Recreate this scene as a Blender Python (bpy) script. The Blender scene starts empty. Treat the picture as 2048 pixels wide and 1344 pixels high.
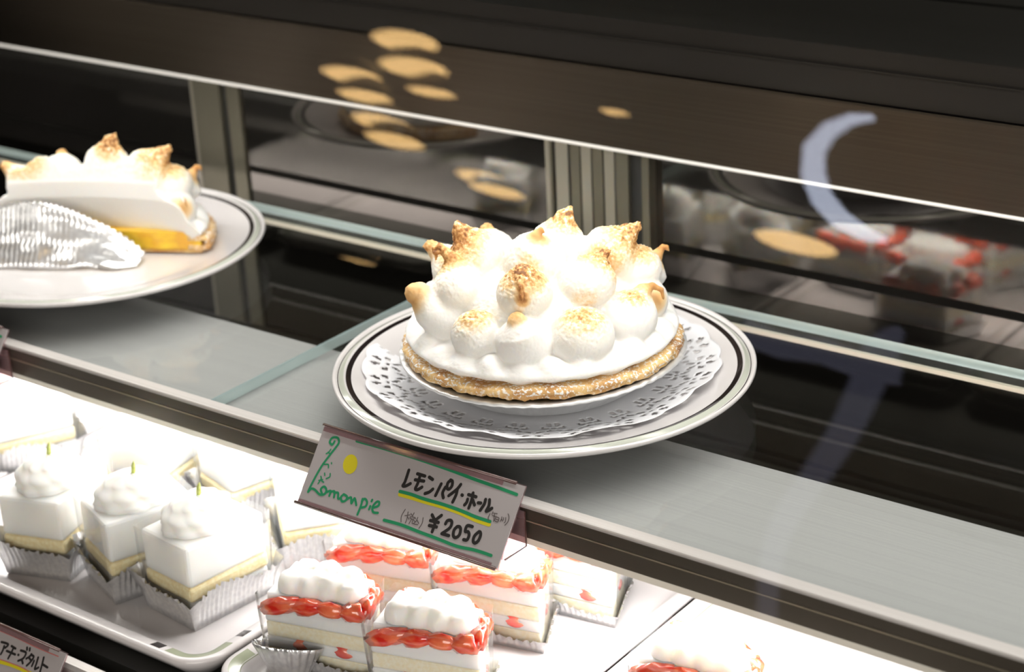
import bpy, math, random
import numpy as np
from mathutils import Vector, Matrix, noise
random.seed(7)
rng = np.random.RandomState(7)
D = bpy.data
S = bpy.context.scene
COL = S.collection
R = math.radians

# ------------------------------------------------------------------ camera, world, lights, exposure
PITCH, YAW, ROLL = 0.397858614, 0.662114710, -0.0510004536
CAMP = Vector((0.63775, -0.848343, 0.484589))
FPX = 3769.46
fw = Vector((-math.sin(YAW)*math.cos(PITCH), math.cos(YAW)*math.cos(PITCH), -math.sin(PITCH)))
r0 = Vector((math.cos(YAW), math.sin(YAW), 0)); u0 = r0.cross(fw)
rt = math.cos(ROLL)*r0 + math.sin(ROLL)*u0
up = -math.sin(ROLL)*r0 + math.cos(ROLL)*u0
cam = D.cameras.new('camera'); camo = D.objects.new('camera', cam); COL.objects.link(camo)
M = Matrix((rt, up, -fw)).transposed().to_4x4(); M.translation = CAMP
camo.matrix_world = M
cam.sensor_width = 36; cam.lens = FPX/2048*36
cam.clip_start = 0.01; cam.clip_end = 50
cam.dof.use_dof = True; cam.dof.focus_distance = 1.065
cam.dof.aperture_fstop = cam.lens/1000/0.0085
S.camera = camo

W = D.worlds.new('world'); S.world = W; W.use_nodes = True
W.node_tree.nodes['Background'].inputs[0].default_value = (1.0, 0.82, 0.66, 1)
W.node_tree.nodes['Background'].inputs[1].default_value = 0.05

S.view_settings.view_transform = 'Standard'
S.view_settings.look = 'None'
S.view_settings.exposure = 0.0
S.view_settings.gamma = 1.0
S.view_settings.use_curve_mapping = False
S.cycles.max_bounces = 10
S.cycles.transparent_max_bounces = 24
S.cycles.caustics_reflective = False
S.cycles.caustics_refractive = False
S.cycles.sample_clamp_indirect = 4.0

def area(name, loc, rot, sx, sy, power, color):
    l = D.lights.new(name, 'AREA'); l.shape = 'RECTANGLE'; l.size = sx; l.size_y = sy
    l.energy = power; l.color = color
    o = D.objects.new(name, l); COL.objects.link(o); o.location = loc; o.rotation_euler = rot
    return o
# fluorescent tubes under the case top (front edge and middle), and the one under the shelf's front housing
area('case_front_light', (-0.1, -0.034, 0.2610), (R(-12), 0, 0), 1.7, 0.036, 6.0, (1.0, 0.965, 0.92))
area('case_top_light', (-0.1, 0.085, 0.2610), (0, 0, 0), 1.7, 0.035, 1.4, (1.0, 0.96, 0.90))
area('shelf_light', (-0.1, -0.080, -0.0300), (R(-14), 0, 0), 1.7, 0.055, 8.5, (1.0, 0.975, 0.95))
# added soft fill for the shop's ambient light, customers' side, right of the viewer
area('shop_fill_light', (1.3, -2.6, 0.75), (R(78), 0, R(25)), 2.2, 1.2, 62.0, (1.0, 0.93, 0.86))

# ------------------------------------------------------------------ helpers
def nd(nt, t, **kw):
    n = nt.nodes.new(t)
    for k, v in kw.items(): setattr(n, k, v)
    return n
def mat(name, col, rough=0.5, metal=0.0, **kw):
    m = D.materials.new(name); m.use_nodes = True; nt = m.node_tree
    b = nt.nodes['Principled BSDF']
    b.inputs['Base Color'].default_value = (*col, 1)
    b.inputs['Roughness'].default_value = rough
    b.inputs['Metallic'].default_value = metal
    if 'sss' in kw:
        b.inputs['Subsurface Weight'].default_value = kw['sss']
        b.inputs['Subsurface Radius'].default_value = (1.0, 0.85, 0.7)
        b.inputs['Subsurface Scale'].default_value = kw.get('sscale', 0.004)
    if 'emit' in kw:
        b.inputs['Emission Color'].default_value = (*kw['emit'], 1)
        b.inputs['Emission Strength'].default_value = kw.get('es', 1)
    if 'coat' in kw: b.inputs['Coat Weight'].default_value = kw['coat']
    if 'spec' in kw: b.inputs['Specular IOR Level'].default_value = kw['spec']
    if 'aniso' in kw: b.inputs['Anisotropic'].default_value = kw['aniso']
    if 'noise' in kw:          # (scale vec, detail, colour A, colour B, bump strength, bump distance)
        sc, det, ca, cb, bs, bd = kw['noise']
        tc = nd(nt, 'ShaderNodeTexCoord'); mp = nd(nt, 'ShaderNodeMapping'); nz = nd(nt, 'ShaderNodeTexNoise')
        mp.inputs['Scale'].default_value = sc; nz.inputs['Scale'].default_value = 1.0
        nz.inputs['Detail'].default_value = det
        nt.links.new(tc.outputs['Object'], mp.inputs['Vector']); nt.links.new(mp.outputs[0], nz.inputs['Vector'])
        rp = nd(nt, 'ShaderNodeValToRGB')
        rp.color_ramp.elements[0].position = 0.35; rp.color_ramp.elements[1].position = 0.65
        rp.color_ramp.elements[0].color = (*ca, 1); rp.color_ramp.elements[1].color = (*cb, 1)
        nt.links.new(nz.outputs['Fac'], rp.inputs[0]); nt.links.new(rp.outputs[0], b.inputs['Base Color'])
        if bs > 0:
            bp = nd(nt, 'ShaderNodeBump'); bp.inputs['Strength'].default_value = bs; bp.inputs['Distance'].default_value = bd
            nt.links.new(nz.outputs['Fac'], bp.inputs['Height']); nt.links.new(bp.outputs[0], b.inputs['Normal'])
    return m
def glass_mat(name, tint, refl=1.0, rough=0.0, haze=0.0, hazecol=(1, 1, 1)):
    """thin clear pane: straight-through transparency plus a mirror share that rises at grazing angles"""
    m = D.materials.new(name); m.use_nodes = True; nt = m.node_tree; nt.nodes.clear()
    out = nd(nt, 'ShaderNodeOutputMaterial'); tr = nd(nt, 'ShaderNodeBsdfTransparent'); gl = nd(nt, 'ShaderNodeBsdfGlossy')
    tr.inputs[0].default_value = (*tint, 1); gl.inputs['Roughness'].default_value = rough
    ge = nd(nt, 'ShaderNodeNewGeometry'); dt = nd(nt, 'ShaderNodeVectorMath', operation='DOT_PRODUCT')
    nt.links.new(ge.outputs['Incoming'], dt.inputs[0]); nt.links.new(ge.outputs['Normal'], dt.inputs[1])
    ab = nd(nt, 'ShaderNodeMath', operation='ABSOLUTE'); nt.links.new(dt.outputs['Value'], ab.inputs[0])
    sb = nd(nt, 'ShaderNodeMath', operation='SUBTRACT'); sb.inputs[0].default_value = 1.0; nt.links.new(ab.outputs[0], sb.inputs[1])
    pw = nd(nt, 'ShaderNodeMath', operation='POWER'); nt.links.new(sb.outputs[0], pw.inputs[0]); pw.inputs[1].default_value = 5
    ml = nd(nt, 'ShaderNodeMath', operation='MULTIPLY_ADD'); nt.links.new(pw.outputs[0], ml.inputs[0])
    ml.inputs[1].default_value = 0.96*refl; ml.inputs[2].default_value = 0.04*refl
    mx = nd(nt, 'ShaderNodeMixShader'); nt.links.new(ml.outputs[0], mx.inputs[0])
    nt.links.new(tr.outputs[0], mx.inputs[1]); nt.links.new(gl.outputs[0], mx.inputs[2])
    last = mx
    if haze > 0:
        df = nd(nt, 'ShaderNodeBsdfDiffuse'); df.inputs[0].default_value = (*hazecol, 1)
        m2 = nd(nt, 'ShaderNodeMixShader'); m2.inputs[0].default_value = haze
        nt.links.new(mx.outputs[0], m2.inputs[1]); nt.links.new(df.outputs[0], m2.inputs[2]); last = m2
    nt.links.new(last.outputs[0], out.inputs[0])
    return m
def emit_mat(name, col, s):
    m = D.materials.new(name); m.use_nodes = True; nt = m.node_tree; nt.nodes.clear()
    out = nd(nt, 'ShaderNodeOutputMaterial'); e = nd(nt, 'ShaderNodeEmission')
    e.inputs[0].default_value = (*col, 1); e.inputs[1].default_value = s
    nt.links.new(e.outputs[0], out.inputs[0]); return m

def mk(name, vf, m, parent=None, smooth=True, idx=None, loc=None, solid=0.0, bevel=0.0):
    v, f = vf
    me = D.meshes.new(name)
    me.from_pydata([tuple(map(float, a)) for a in v], [], [tuple(map(int, a)) for a in f])
    for x in (m if isinstance(m, (list, tuple)) else [m]): me.materials.append(x)
    if idx is not None: me.polygons.foreach_set('material_index', np.array(idx, dtype=np.int32))
    me.polygons.foreach_set('use_smooth', np.full(len(me.polygons), smooth))
    me.update()
    o = D.objects.new(name, me); COL.objects.link(o)
    if parent: o.parent = parent
    if loc is not None: o.location = loc
    if solid:
        s = o.modifiers.new('s', 'SOLIDIFY'); s.thickness = solid; s.offset = 0
    if bevel:
        b = o.modifiers.new('b', 'BEVEL'); b.width = bevel; b.segments = 2; b.limit_method = 'ANGLE'
    return o
def empty(name, loc=(0, 0, 0), rz=0.0):
    o = D.objects.new(name, None); COL.objects.link(o); o.location = loc; o.rotation_euler = (0, 0, rz)
    o.empty_display_size = 0.01; return o
def tag(o, label=None, cat=None, group=None, kind=None):
    if label: o['label'] = label
    if cat: o['category'] = cat
    if group: o['group'] = group
    if kind: o['kind'] = kind
    return o
def copy_tree(o, parent=None):
    c = o.copy(); COL.objects.link(c)
    if parent: c.parent = parent
    for ch in [x for x in D.objects if x.parent == o]: copy_tree(ch, c)
    return c
def join(*parts):
    V, F, n = [], [], 0
    for v, f in parts:
        V += [tuple(a) for a in v]; F += [tuple(i+n for i in a) for a in f]; n += len(v)
    return V, F
def box(x0, x1, y0, y1, z0, z1):
    v = [(x, y, z) for x in (x0, x1) for y in (y0, y1) for z in (z0, z1)]
    f = [(0, 1, 3, 2), (4, 6, 7, 5), (0, 4, 5, 1), (2, 3, 7, 6), (0, 2, 6, 4), (1, 5, 7, 3)]
    return v, f
def prof_x(pts, x0, x1):
    """closed (y,z) profile extruded along X"""
    n = len(pts); v = [(x0, y, z) for y, z in pts] + [(x1, y, z) for y, z in pts]
    f = [(i, (i+1) % n, (i+1) % n+n, i+n) for i in range(n)] + [tuple(range(n))[::-1], tuple(range(n, 2*n))]
    return v, f
def prof_z(pts, z0, z1):
    n = len(pts); v = [(x, y, z0) for x, y in pts] + [(x, y, z1) for x, y in pts]
    f = [(i, (i+1) % n, (i+1) % n+n, i+n) for i in range(n)] + [tuple(range(n))[::-1], tuple(range(n, 2*n))]
    return v, f
def lathe(pts, n=96, fr=None, fz=None):
    """(r,z) profile about Z; fr(i,ang,r,z), fz(...) may modulate"""
    v, f = [], []
    for i, (r, z) in enumerate(pts):
        for j in range(n):
            a = 2*math.pi*j/n
            rr = fr(i, a, r, z) if fr else r; zz = fz(i, a, r, z) if fz else z
            v.append((rr*math.cos(a), rr*math.sin(a), zz))
    for i in range(len(pts)-1):
        for j in range(n):
            k = (j+1) % n
            f.append((i*n+j, i*n+k, (i+1)*n+k, (i+1)*n+j))
    return v, f
def tube(path, rad, n=10, cap=True):
    P = [Vector(p) for p in path]; v, f = [], []
    rads = rad if isinstance(rad, (list, tuple)) else [rad]*len(P)
    t = (P[1]-P[0]).normalized(); a = t.orthogonal().normalized()
    for i, p in enumerate(P):
        t = (P[min(i+1, len(P)-1)]-P[max(i-1, 0)]).normalized()
        a = (a - a.dot(t)*t).normalized(); b = t.cross(a)
        for j in range(n):
            q = 2*math.pi*j/n; v.append(tuple(p + rads[i]*(math.cos(q)*a+math.sin(q)*b)))
    for i in range(len(P)-1):
        for j in range(n):
            k = (j+1) % n; f.append((i*n+j, i*n+k, (i+1)*n+k, (i+1)*n+j))
    if cap:
        f.append(tuple(range(n))[::-1]); f.append(tuple(range((len(P)-1)*n, len(P)*n)))
    return v, f
def n3(x, y, z, s): return noise.noise(Vector((x*s, y*s, z*s)))

# ---- signed distance modelling for the meringue
class Field:
    def __init__(s, lo, hi, h):
        s.h = h; s.lo = np.array(lo, float)
        s.n = (np.ceil((np.array(hi)-s.lo)/h)).astype(int)+1
        s.F = np.full(tuple(s.n), 0.02, dtype=np.float32)
        s.ax = [s.lo[i]+h*np.arange(s.n[i]) for i in range(3)]
    def sub(s, lo, hi, pad):
        a = [max(0, int((lo[i]-pad-s.lo[i])/s.h)) for i in range(3)]
        b = [min(s.n[i], int((hi[i]+pad-s.lo[i])/s.h)+2) for i in range(3)]
        sl = tuple(slice(a[i], b[i]) for i in range(3))
        g = np.meshgrid(*[s.ax[i][a[i]:b[i]].astype(np.float32) for i in range(3)], indexing='ij', sparse=True)
        return sl, g
    def add(s, sl, d, k):
        a = s.F[sl]; h = np.clip(0.5+0.5*(a-d)/k, 0, 1)
        s.F[sl] = a*(1-h)+d*h-k*h*(1-h)
    def ell(s, c, r, k, zc=1.0):
        c = np.array(c); r = np.array(r)
        sl, (X, Y, Z) = s.sub(c-r, c+r, 0.012)
        q = np.sqrt(((X-c[0])/r[0])**2+((Y-c[1])/r[1])**2+((Z-c[2])/r[2])**2)
        q2 = np.sqrt(((X-c[0])/r[0]**2)**2+((Y-c[1])/r[1]**2)**2+((Z-c[2])/r[2]**2)**2)+1e-6
        s.add(sl, q*(q-1)/q2, k)
    def chain(s, pts, rads, k):
        for i in range(len(pts)-1):
            a, b = np.array(pts[i]), np.array(pts[i+1]); ra, rb = rads[i], rads[i+1]
            m = max(ra, rb)
            sl, (X, Y, Z) = s.sub(np.minimum(a, b)-m, np.maximum(a, b)+m, 0.010)
            ab = b-a; t = np.clip(((X-a[0])*ab[0]+(Y-a[1])*ab[1]+(Z-a[2])*ab[2])/(ab@ab), 0, 1)
            d = np.sqrt((X-a[0]-t*ab[0])**2+(Y-a[1]-t*ab[1])**2+(Z-a[2]-t*ab[2])**2)-(ra+(rb-ra)*t)
            s.add(sl, d, k if i == 0 else min(k, 0.001))
    def mesh(s):
        F = s.F; h = s.h; neg = F < 0
        nx, ny, nz = F.shape
        cells = (nx-1, ny-1, nz-1)
        acc = np.zeros(cells+(3,), np.float32); cnt = np.zeros(cells, np.float32)
        offs = [(0, 0), (0, 1), (1, 0), (1, 1)]
        for ax in range(3):
            o1, o2 = [i for i in range(3) if i != ax]
            for p, q in offs:
                sa = [None]*3; sb = [None]*3
                sa[ax] = slice(0, -1); sb[ax] = slice(1, None)
                for o, w in ((o1, p), (o2, q)):
                    sl = slice(w, F.shape[o]-1+w); sa[o] = sl; sb[o] = sl
                A = F[tuple(sa)]; B = F[tuple(sb)]
                cr = (A < 0) != (B < 0)
                t = np.where(cr, A/np.where(cr, A-B, 1), 0)
                acc[..., ax] += t; acc[..., o1] += p*cr; acc[..., o2] += q*cr; cnt += cr
        act = cnt > 0
        ids = np.full(cells, -1, np.int64); ids[act] = np.arange(act.sum())
        ii = np.argwhere(act)
        V = s.lo + h*(ii + acc[act]/cnt[act][:, None])
        faces = []
        for ax in range(3):
            o1, o2 = [(1, 2), (2, 0), (0, 1)][ax]
            sa = [slice(1, -1)]*3; sb = [slice(1, -1)]*3
            sa[ax] = slice(0, -1); sb[ax] = slice(1, None)
            A = neg[tuple(sa)]; B = neg[tuple(sb)]
            for flip in (0, 1):
                e = np.argwhere((A & ~B) if flip == 0 else (~A & B))
                e[:, o1] += 1; e[:, o2] += 1
                def cid(d1, d2):
                    c = e.copy(); c[:, o1] -= d1; c[:, o2] -= d2
                    return ids[c[:, 0], c[:, 1], c[:, 2]]
                q = [cid(1, 1), cid(0, 1), cid(0, 0), cid(1, 0)]
                if flip: q = q[::-1]
                faces.append(np.stack(q, 1))
        return V, np.concatenate(faces)
def mesh_np(name, V, Fc, m, parent=None, attr=None, mods=None):
    me = D.meshes.new(name)
    me.vertices.add(len(V)); me.vertices.foreach_set('co', V.astype(np.float32).ravel())
    me.loops.add(Fc.size); me.loops.foreach_set('vertex_index', Fc.astype(np.int32).ravel())
    me.polygons.add(len(Fc)); me.polygons.foreach_set('loop_start', np.arange(0, Fc.size, 4, dtype=np.int32))
    me.polygons.foreach_set('use_smooth', np.ones(len(Fc), bool))
    me.update(calc_edges=True); me.validate()
    me.materials.append(m)
    for k, a in (attr or {}).items():
        at = me.attributes.new(k, 'FLOAT', 'POINT'); at.data.foreach_set('value', a.astype(np.float32))
    o = D.objects.new(name, me); COL.objects.link(o)
    if parent: o.parent = parent
    return o

# ------------------------------------------------------------------ materials
CREAM = mat('whipped_cream', (0.93, 0.92, 0.90), 0.55, sss=0.8, sscale=0.012)
MOUSSE = mat('mousse', (0.93, 0.915, 0.87), 0.45, sss=0.85, sscale=0.020)
SPONGE = mat('sponge', (0.80, 0.62, 0.30), 0.85, sss=0.5, sscale=0.012, noise=((420, 420, 420), 3, (0.88, 0.76, 0.46), (0.80, 0.62, 0.32), 0.4, 0.0006))
PALESPONGE = mat('pale_sponge', (0.88, 0.80, 0.60), 0.85, sss=0.5, sscale=0.012, noise=((420, 420, 420), 3, (0.90, 0.84, 0.66), (0.86, 0.74, 0.48), 0.4, 0.0006))
BERRY = mat('strawberry_flesh', (0.75, 0.08, 0.04), 0.15, coat=0.7, noise=((90, 90, 160), 2, (0.66, 0.025, 0.015), (0.85, 0.20, 0.09), 0.2, 0.0006))
PISTA = mat('pistachio', (0.42, 0.52, 0.08), 0.6, noise=((500, 500, 500), 2, (0.46, 0.56, 0.10), (0.62, 0.64, 0.26), 0.3, 0.0003))
FOIL = mat('aluminium_foil', (0.80, 0.80, 0.81), 0.30, 0.8, noise=((300, 300, 300), 3, (0.74, 0.74, 0.76), (0.88, 0.88, 0.88), 0.35, 0.0006))
PANFOIL = mat('pan_aluminium', (0.82, 0.83, 0.84), 0.38, 0.5)
FILM = glass_mat('clear_film', (0.985, 0.985, 0.985), refl=1.3, rough=0.05, haze=0.05)
PORC = mat('porcelain', (0.66, 0.635, 0.635), 0.16, coat=0.3)
PORCG = mat('porcelain_green_glaze', (0.44, 0.46, 0.40), 0.15, coat=0.3)
BLACKG = mat('porcelain_black_glaze', (0.012, 0.008, 0.008), 0.12, coat=0.3)
PAPER = mat('doily_paper', (0.76, 0.76, 0.79), 0.85)
CRUST = mat('pie_crust', (0.70, 0.45, 0.18), 0.75)
TRIMPALE = mat('brushed_aluminium_pale', (0.58, 0.55, 0.53), 0.38, 0.45, noise=((4, 500, 500), 3, (0.54, 0.51, 0.49), (0.61, 0.58, 0.56), 0.1, 0.0003))
HOUSING = mat('housing_enamel', (0.47, 0.47, 0.45), 0.45, 0.15, noise=((2, 700, 300), 4, (0.38, 0.375, 0.385), (0.415, 0.41, 0.42), 0.02, 0.0002))
TRIMDARK = mat('bronze_anodised_metal', (0.10, 0.085, 0.065), 0.36, 0.7)
TRIMLINE = mat('trim_bright_line', (0.55, 0.48, 0.36), 0.3, 0.8)
BEIGE = mat('beige_reflector', (0.55, 0.52, 0.44), 0.5)
GEDGE = mat('glass_edge_teal', (0.05, 0.14, 0.14), 0.12, 0.0, coat=0.5)
GEDGEL = mat('glass_edge_light', (0.60, 0.72, 0.72), 0.2, 0.3)
SHELFGLASS = glass_mat('shelf_glass', (0.972, 0.983, 0.972), refl=0.55)
FRONTGLASS = glass_mat('front_glass', (0.99, 0.995, 0.99), refl=1.0)
MIRROR = mat('dark_mirror_glass', (0.105, 0.096, 0.086), 0.045, 0.94)
MIRRORD = mat('dimmed_mirror_glass', (0.028, 0.026, 0.021), 0.06, 0.93)
STEELBROWN = mat('brushed_steel_band', (0.30, 0.24, 0.19), 0.27, 1.0, noise=((3, 300, 900), 4, (0.075, 0.058, 0.042), (0.085, 0.067, 0.05), 0.0, 0.0004))
STEELBROWN.node_tree.nodes['Principled BSDF'].inputs['Roughness'].default_value = 0.36
STEELBROWN.node_tree.nodes['Principled BSDF'].inputs['Anisotropic'].default_value = 0.9
_c = STEELBROWN.node_tree.nodes.new('ShaderNodeCombineXYZ'); _c.inputs[2].default_value = 1.0   # horizontal brushing: glints stretch upright
STEELBROWN.node_tree.links.new(_c.outputs[0], STEELBROWN.node_tree.nodes['Principled BSDF'].inputs['Tangent'])
STILE = mat('door_stile_metal', (0.17, 0.155, 0.115), 0.38, 0.8)
STILEL = mat('door_stile_light', (0.36, 0.33, 0.27), 0.35, 0.8)
STILED = mat('door_stile_gap', (0.012, 0.012, 0.01), 0.5)
DARKPANEL = mat('dark_panel', (0.012, 0.010, 0.008), 0.4, 0.0, spec=0.25)
BLACKM = mat('black_enamel', (0.012, 0.012, 0.010), 0.35)
DECKW = mat('white_deck', (0.74, 0.72, 0.72), 0.45)
WALLM = mat('shop_wall', (0.03, 0.022, 0.016), 0.8, noise=((3, 3, 3), 3, (0.034, 0.025, 0.018), (0.024, 0.018, 0.013), 0, 0))
FLOORM = mat('shop_floor', (0.08, 0.06, 0.05), 0.5, noise=((4, 4, 4), 3, (0.09, 0.07, 0.055), (0.06, 0.045, 0.04), 0, 0))
CEILM = mat('shop_ceiling', (0.05, 0.045, 0.04), 0.9, noise=((3, 3, 3), 2, (0.05, 0.045, 0.04), (0.06, 0.05, 0.045), 0, 0))

# crust colour: golden with baked patches and sifted sugar on the upward side
def crust_nodes(m):
    nt = m.node_tree; b = nt.nodes['Principled BSDF']
    tc = nd(nt, 'ShaderNodeTexCoord')
    n1 = nd(nt, 'ShaderNodeTexNoise'); n1.inputs['Scale'].default_value = 55; n1.inputs['Detail'].default_value = 5
    n2 = nd(nt, 'ShaderNodeTexNoise'); n2.inputs['Scale'].default_value = 520; n2.inputs['Detail'].default_value = 6
    for n in (n1, n2): nt.links.new(tc.outputs['Object'], n.inputs['Vector'])
    rp = nd(nt, 'ShaderNodeValToRGB'); e = rp.color_ramp.elements
    e[0].position = 0.36; e[0].color = (0.46, 0.21, 0.06, 1); e[1].position = 0.60; e[1].color = (0.78, 0.53, 0.23, 1)
    nt.links.new(n1.outputs['Fac'], rp.inputs[0])
    rs = nd(nt, 'ShaderNodeValToRGB'); e = rs.color_ramp.elements
    e[0].position = 0.52; e[0].color = (0, 0, 0, 1); e[1].position = 0.60; e[1].color = (1, 1, 1, 1)
    nt.links.new(n2.outputs['Fac'], rs.inputs[0])
    at = nd(nt, 'ShaderNodeAttribute'); at.attribute_name = 'sugar'
    mu = nd(nt, 'ShaderNodeMath', operation='MULTIPLY')
    nt.links.new(rs.outputs[0], mu.inputs[0]); nt.links.new(at.outputs['Fac'], mu.inputs[1])
    mx = nd(nt, 'ShaderNodeMixRGB'); nt.links.new(mu.outputs[0], mx.inputs[0]); nt.links.new(rp.outputs[0], mx.inputs[1])
    mx.inputs[2].default_value = (0.9, 0.9, 0.88, 1)
    nt.links.new(mx.outputs[0], b.inputs['Base Color'])
    bp = nd(nt, 'ShaderNodeBump'); bp.inputs['Strength'].default_value = 0.5; bp.inputs['Distance'].default_value = 0.0008
    nt.links.new(n2.outputs['Fac'], bp.inputs['Height']); nt.links.new(bp.outputs[0], b.inputs['Normal'])
crust_nodes(CRUST)
# meringue: white, browned where the torch caught it ('toast' grows towards each peak), dusted with crumbs and sugar
MERINGUE = mat('meringue', (0.9, 0.89, 0.87), 0.6, sss=0.5, sscale=0.006)
def meringue_nodes(m):
    nt = m.node_tree; b = nt.nodes['Principled BSDF']
    tc = nd(nt, 'ShaderNodeTexCoord')
    n1 = nd(nt, 'ShaderNodeTexNoise'); n1.inputs['Scale'].default_value = 420; n1.inputs['Detail'].default_value = 4
    n2 = nd(nt, 'ShaderNodeTexNoise'); n2.inputs['Scale'].default_value = 90; n2.inputs['Detail'].default_value = 4
    for n in (n1, n2): nt.links.new(tc.outputs['Object'], n.inputs['Vector'])
    at = nd(nt, 'ShaderNodeAttribute'); at.attribute_name = 'toast'
    ac = nd(nt, 'ShaderNodeAttribute'); ac.attribute_name = 'crumb'
    # toast + (noise-0.5)*1.3*sqrt-ish
    s1 = nd(nt, 'ShaderNodeMath', operation='SUBTRACT'); nt.links.new(n1.outputs['Fac'], s1.inputs[0]); s1.inputs[1].default_value = 0.5
    s2 = nd(nt, 'ShaderNodeMath', operation='SUBTRACT'); nt.links.new(n2.outputs['Fac'], s2.inputs[0]); s2.inputs[1].default_value = 0.5
    a1 = nd(nt, 'ShaderNodeMath', operation='MULTIPLY_ADD'); nt.links.new(s1.outputs[0], a1.inputs[0]); a1.inputs[1].default_value = 3.2; a1.inputs[2].default_value = 0.72
    a2 = nd(nt, 'ShaderNodeMath', operation='MULTIPLY_ADD'); nt.links.new(s2.outputs[0], a2.inputs[0]); a2.inputs[1].default_value = 1.2
    nt.links.new(a1.outputs[0], a2.inputs[2])
    # smooth browning on bare kisses (crumb=0), speckled browning where crumbed (crumb=1)
    mxv = nd(nt, 'ShaderNodeMix'); mxv.data_type = 'FLOAT'
    nt.links.new(ac.outputs['Fac'], mxv.inputs[0]); mxv.inputs[2].default_value = 0.9; nt.links.new(a2.outputs[0], mxv.inputs[3])
    mu = nd(nt, 'ShaderNodeMath', operation='MULTIPLY'); nt.links.new(at.outputs['Fac'], mu.inputs[0]); nt.links.new(mxv.outputs[0], mu.inputs[1])
    rp = nd(nt, 'ShaderNodeValToRGB'); e = rp.color_ramp.elements
    e[0].position = 0.0; e[0].color = (0.90, 0.885, 0.86, 1)
    e[1].position = 1.0; e[1].color = (0.22, 0.09, 0.03, 1)
    for ps, cc in ((0.10, (0.90, 0.86, 0.78)), (0.26, (0.83, 0.62, 0.36)), (0.50, (0.70, 0.42, 0.17)), (0.78, (0.46, 0.21, 0.06))):
        q = rp.color_ramp.elements.new(ps); q.color = (*cc, 1)
    nt.links.new(mu.outputs[0], rp.inputs[0]); nt.links.new(rp.outputs[0], b.inputs['Base Color'])
    bp = nd(nt, 'ShaderNodeBump'); bp.inputs['Distance'].default_value = 0.0012
    bs = nd(nt, 'ShaderNodeMath', operation='MULTIPLY_ADD'); nt.links.new(ac.outputs['Fac'], bs.inputs[0]); bs.inputs[1].default_value = 0.6; bs.inputs[2].default_value = 0.06
    nt.links.new(bs.outputs[0], bp.inputs['Strength']); nt.links.new(n1.outputs['Fac'], bp.inputs['Height'])
    nt.links.new(bp.outputs[0], b.inputs['Normal'])
meringue_nodes(MERINGUE)

# ------------------------------------------------------------------ the room
def struct(name, vf, m):
    o = mk(name, vf, m, smooth=False); o['kind'] = 'structure'; return o
struct('floor', box(-4, 4, -4, 2.2, -1.16, -1.10), FLOORM)
struct('ceiling', box(-4, 4, -4, 2.2, 1.50, 1.56), CEILM)
struct('wall_back', box(-4, 4, 2.2, 2.26, -1.10, 1.50), WALLM)
struct('wall_front', box(-4, 4, -4.06, -4, -1.10, 1.50), WALLM)
struct('wall_left', box(-4.06, -4, -4, 2.2, -1.10, 1.50), WALLM)
struct('wall_right', box(4, 4.06, -4, 2.2, -1.10, 1.50), WALLM)

# ------------------------------------------------------------------ the display case
X0, X1 = -1.15, 0.85
case = tag(empty('display_case', (0, 0, -1.10)), 'refrigerated glass display case with mirrored back doors and brushed steel band', 'display case')
def cp(name, vf, m, **kw):
    o = mk(name, vf, m, case, smooth=False, **kw); o.location.z += 1.10; return o
cp('cabinet_base', box(X0, X1, -0.33, 0.26, -1.10, -0.165), BLACKM)
cp('deck', box(X0, X1, -0.2255, 0.212, -0.150, -0.131), BLACKM)
cp('deck_front_gap', box(X0, X1, -0.2415, -0.2260, -0.160, -0.140), BLACKM)
cp('front_rail', prof_x([(-0.2420, -0.150), (-0.2420, -0.1255), (-0.2480, -0.1255), (-0.2500, -0.1275), (-0.2500, -0.150)], X0, X1), TRIMPALE)
cp('front_skirt', box(X0, X1, -0.33, -0.2505, -0.164, -0.152), BLACKM)
gl = cp('front_glass', prof_x([(-0.3120, -0.152), (-0.3065, -0.152), (-0.0455, 0.2835), (-0.0510, 0.2835)], X0, X1), FRONTGLASS)
cp('case_top', prof_x([(-0.055, 0.284), (0.262, 0.284), (0.262, 0.300), (-0.055, 0.300)], X0, X1), BLACKM)
for nm, y0, y1 in (('front_lamp_housing', -0.057, -0.011), ('top_lamp_housing', 0.062, 0.108)):
    cp(nm, prof_x([(y0, 0.2835), (y0, 0.2570), (y0+.002, 0.2570), (y0+.002, 0.2630), (y1-.002, 0.2630), (y1-.002, 0.2570), (y1, 0.2570), (y1, 0.2835)], X0+0.02, X1-0.02), BLACKM)
    cp('lamp_tube', box(-0.95, 0.75, y0+.006, y1-.006, 0.2614, 0.2626), emit_mat('tube_glow', (1, 0.97, 0.92), 2.0))
# back wall of the case: mirror doors, band, dark upper panel
cp('mirror_door', box(X0, -0.100, 0.2150, 0.2200, -0.006, 0.086), MIRROR)
cp('mirror_door', box(-0.108, X1, 0.2215, 0.2265, -0.006, 0.086), MIRROR)
cp('dimmed_lower_door', box(X0, -0.100, 0.2150, 0.2200, -0.130, -0.0062), MIRRORD)  # same door glass, colour darkened to dim its reflections below the shelf
cp('dimmed_lower_door', box(-0.108, X1, 0.2215, 0.2265, -0.130, -0.0062), MIRRORD)
cp('back_wall', box(X0, X1, 0.2275, 0.262, -0.165, 0.2835), BLACKM)
cp('steel_band', prof_x([(0.227, 0.0862), (0.2100, 0.0862), (0.2085, 0.0878), (0.2085, 0.1432), (0.2100, 0.1444), (0.227, 0.1444)], X0, X1), STEELBROWN)
cp('band_lip', tube([(X0, 0.2092, 0.0858), (X1, 0.2092, 0.0858)], 0.0014, 8), mat('pale_lip_glint', (0.90, 0.87, 0.83), 0.45, 0.2))  # pale matte colour paints in the bright glint of the edge
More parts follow.
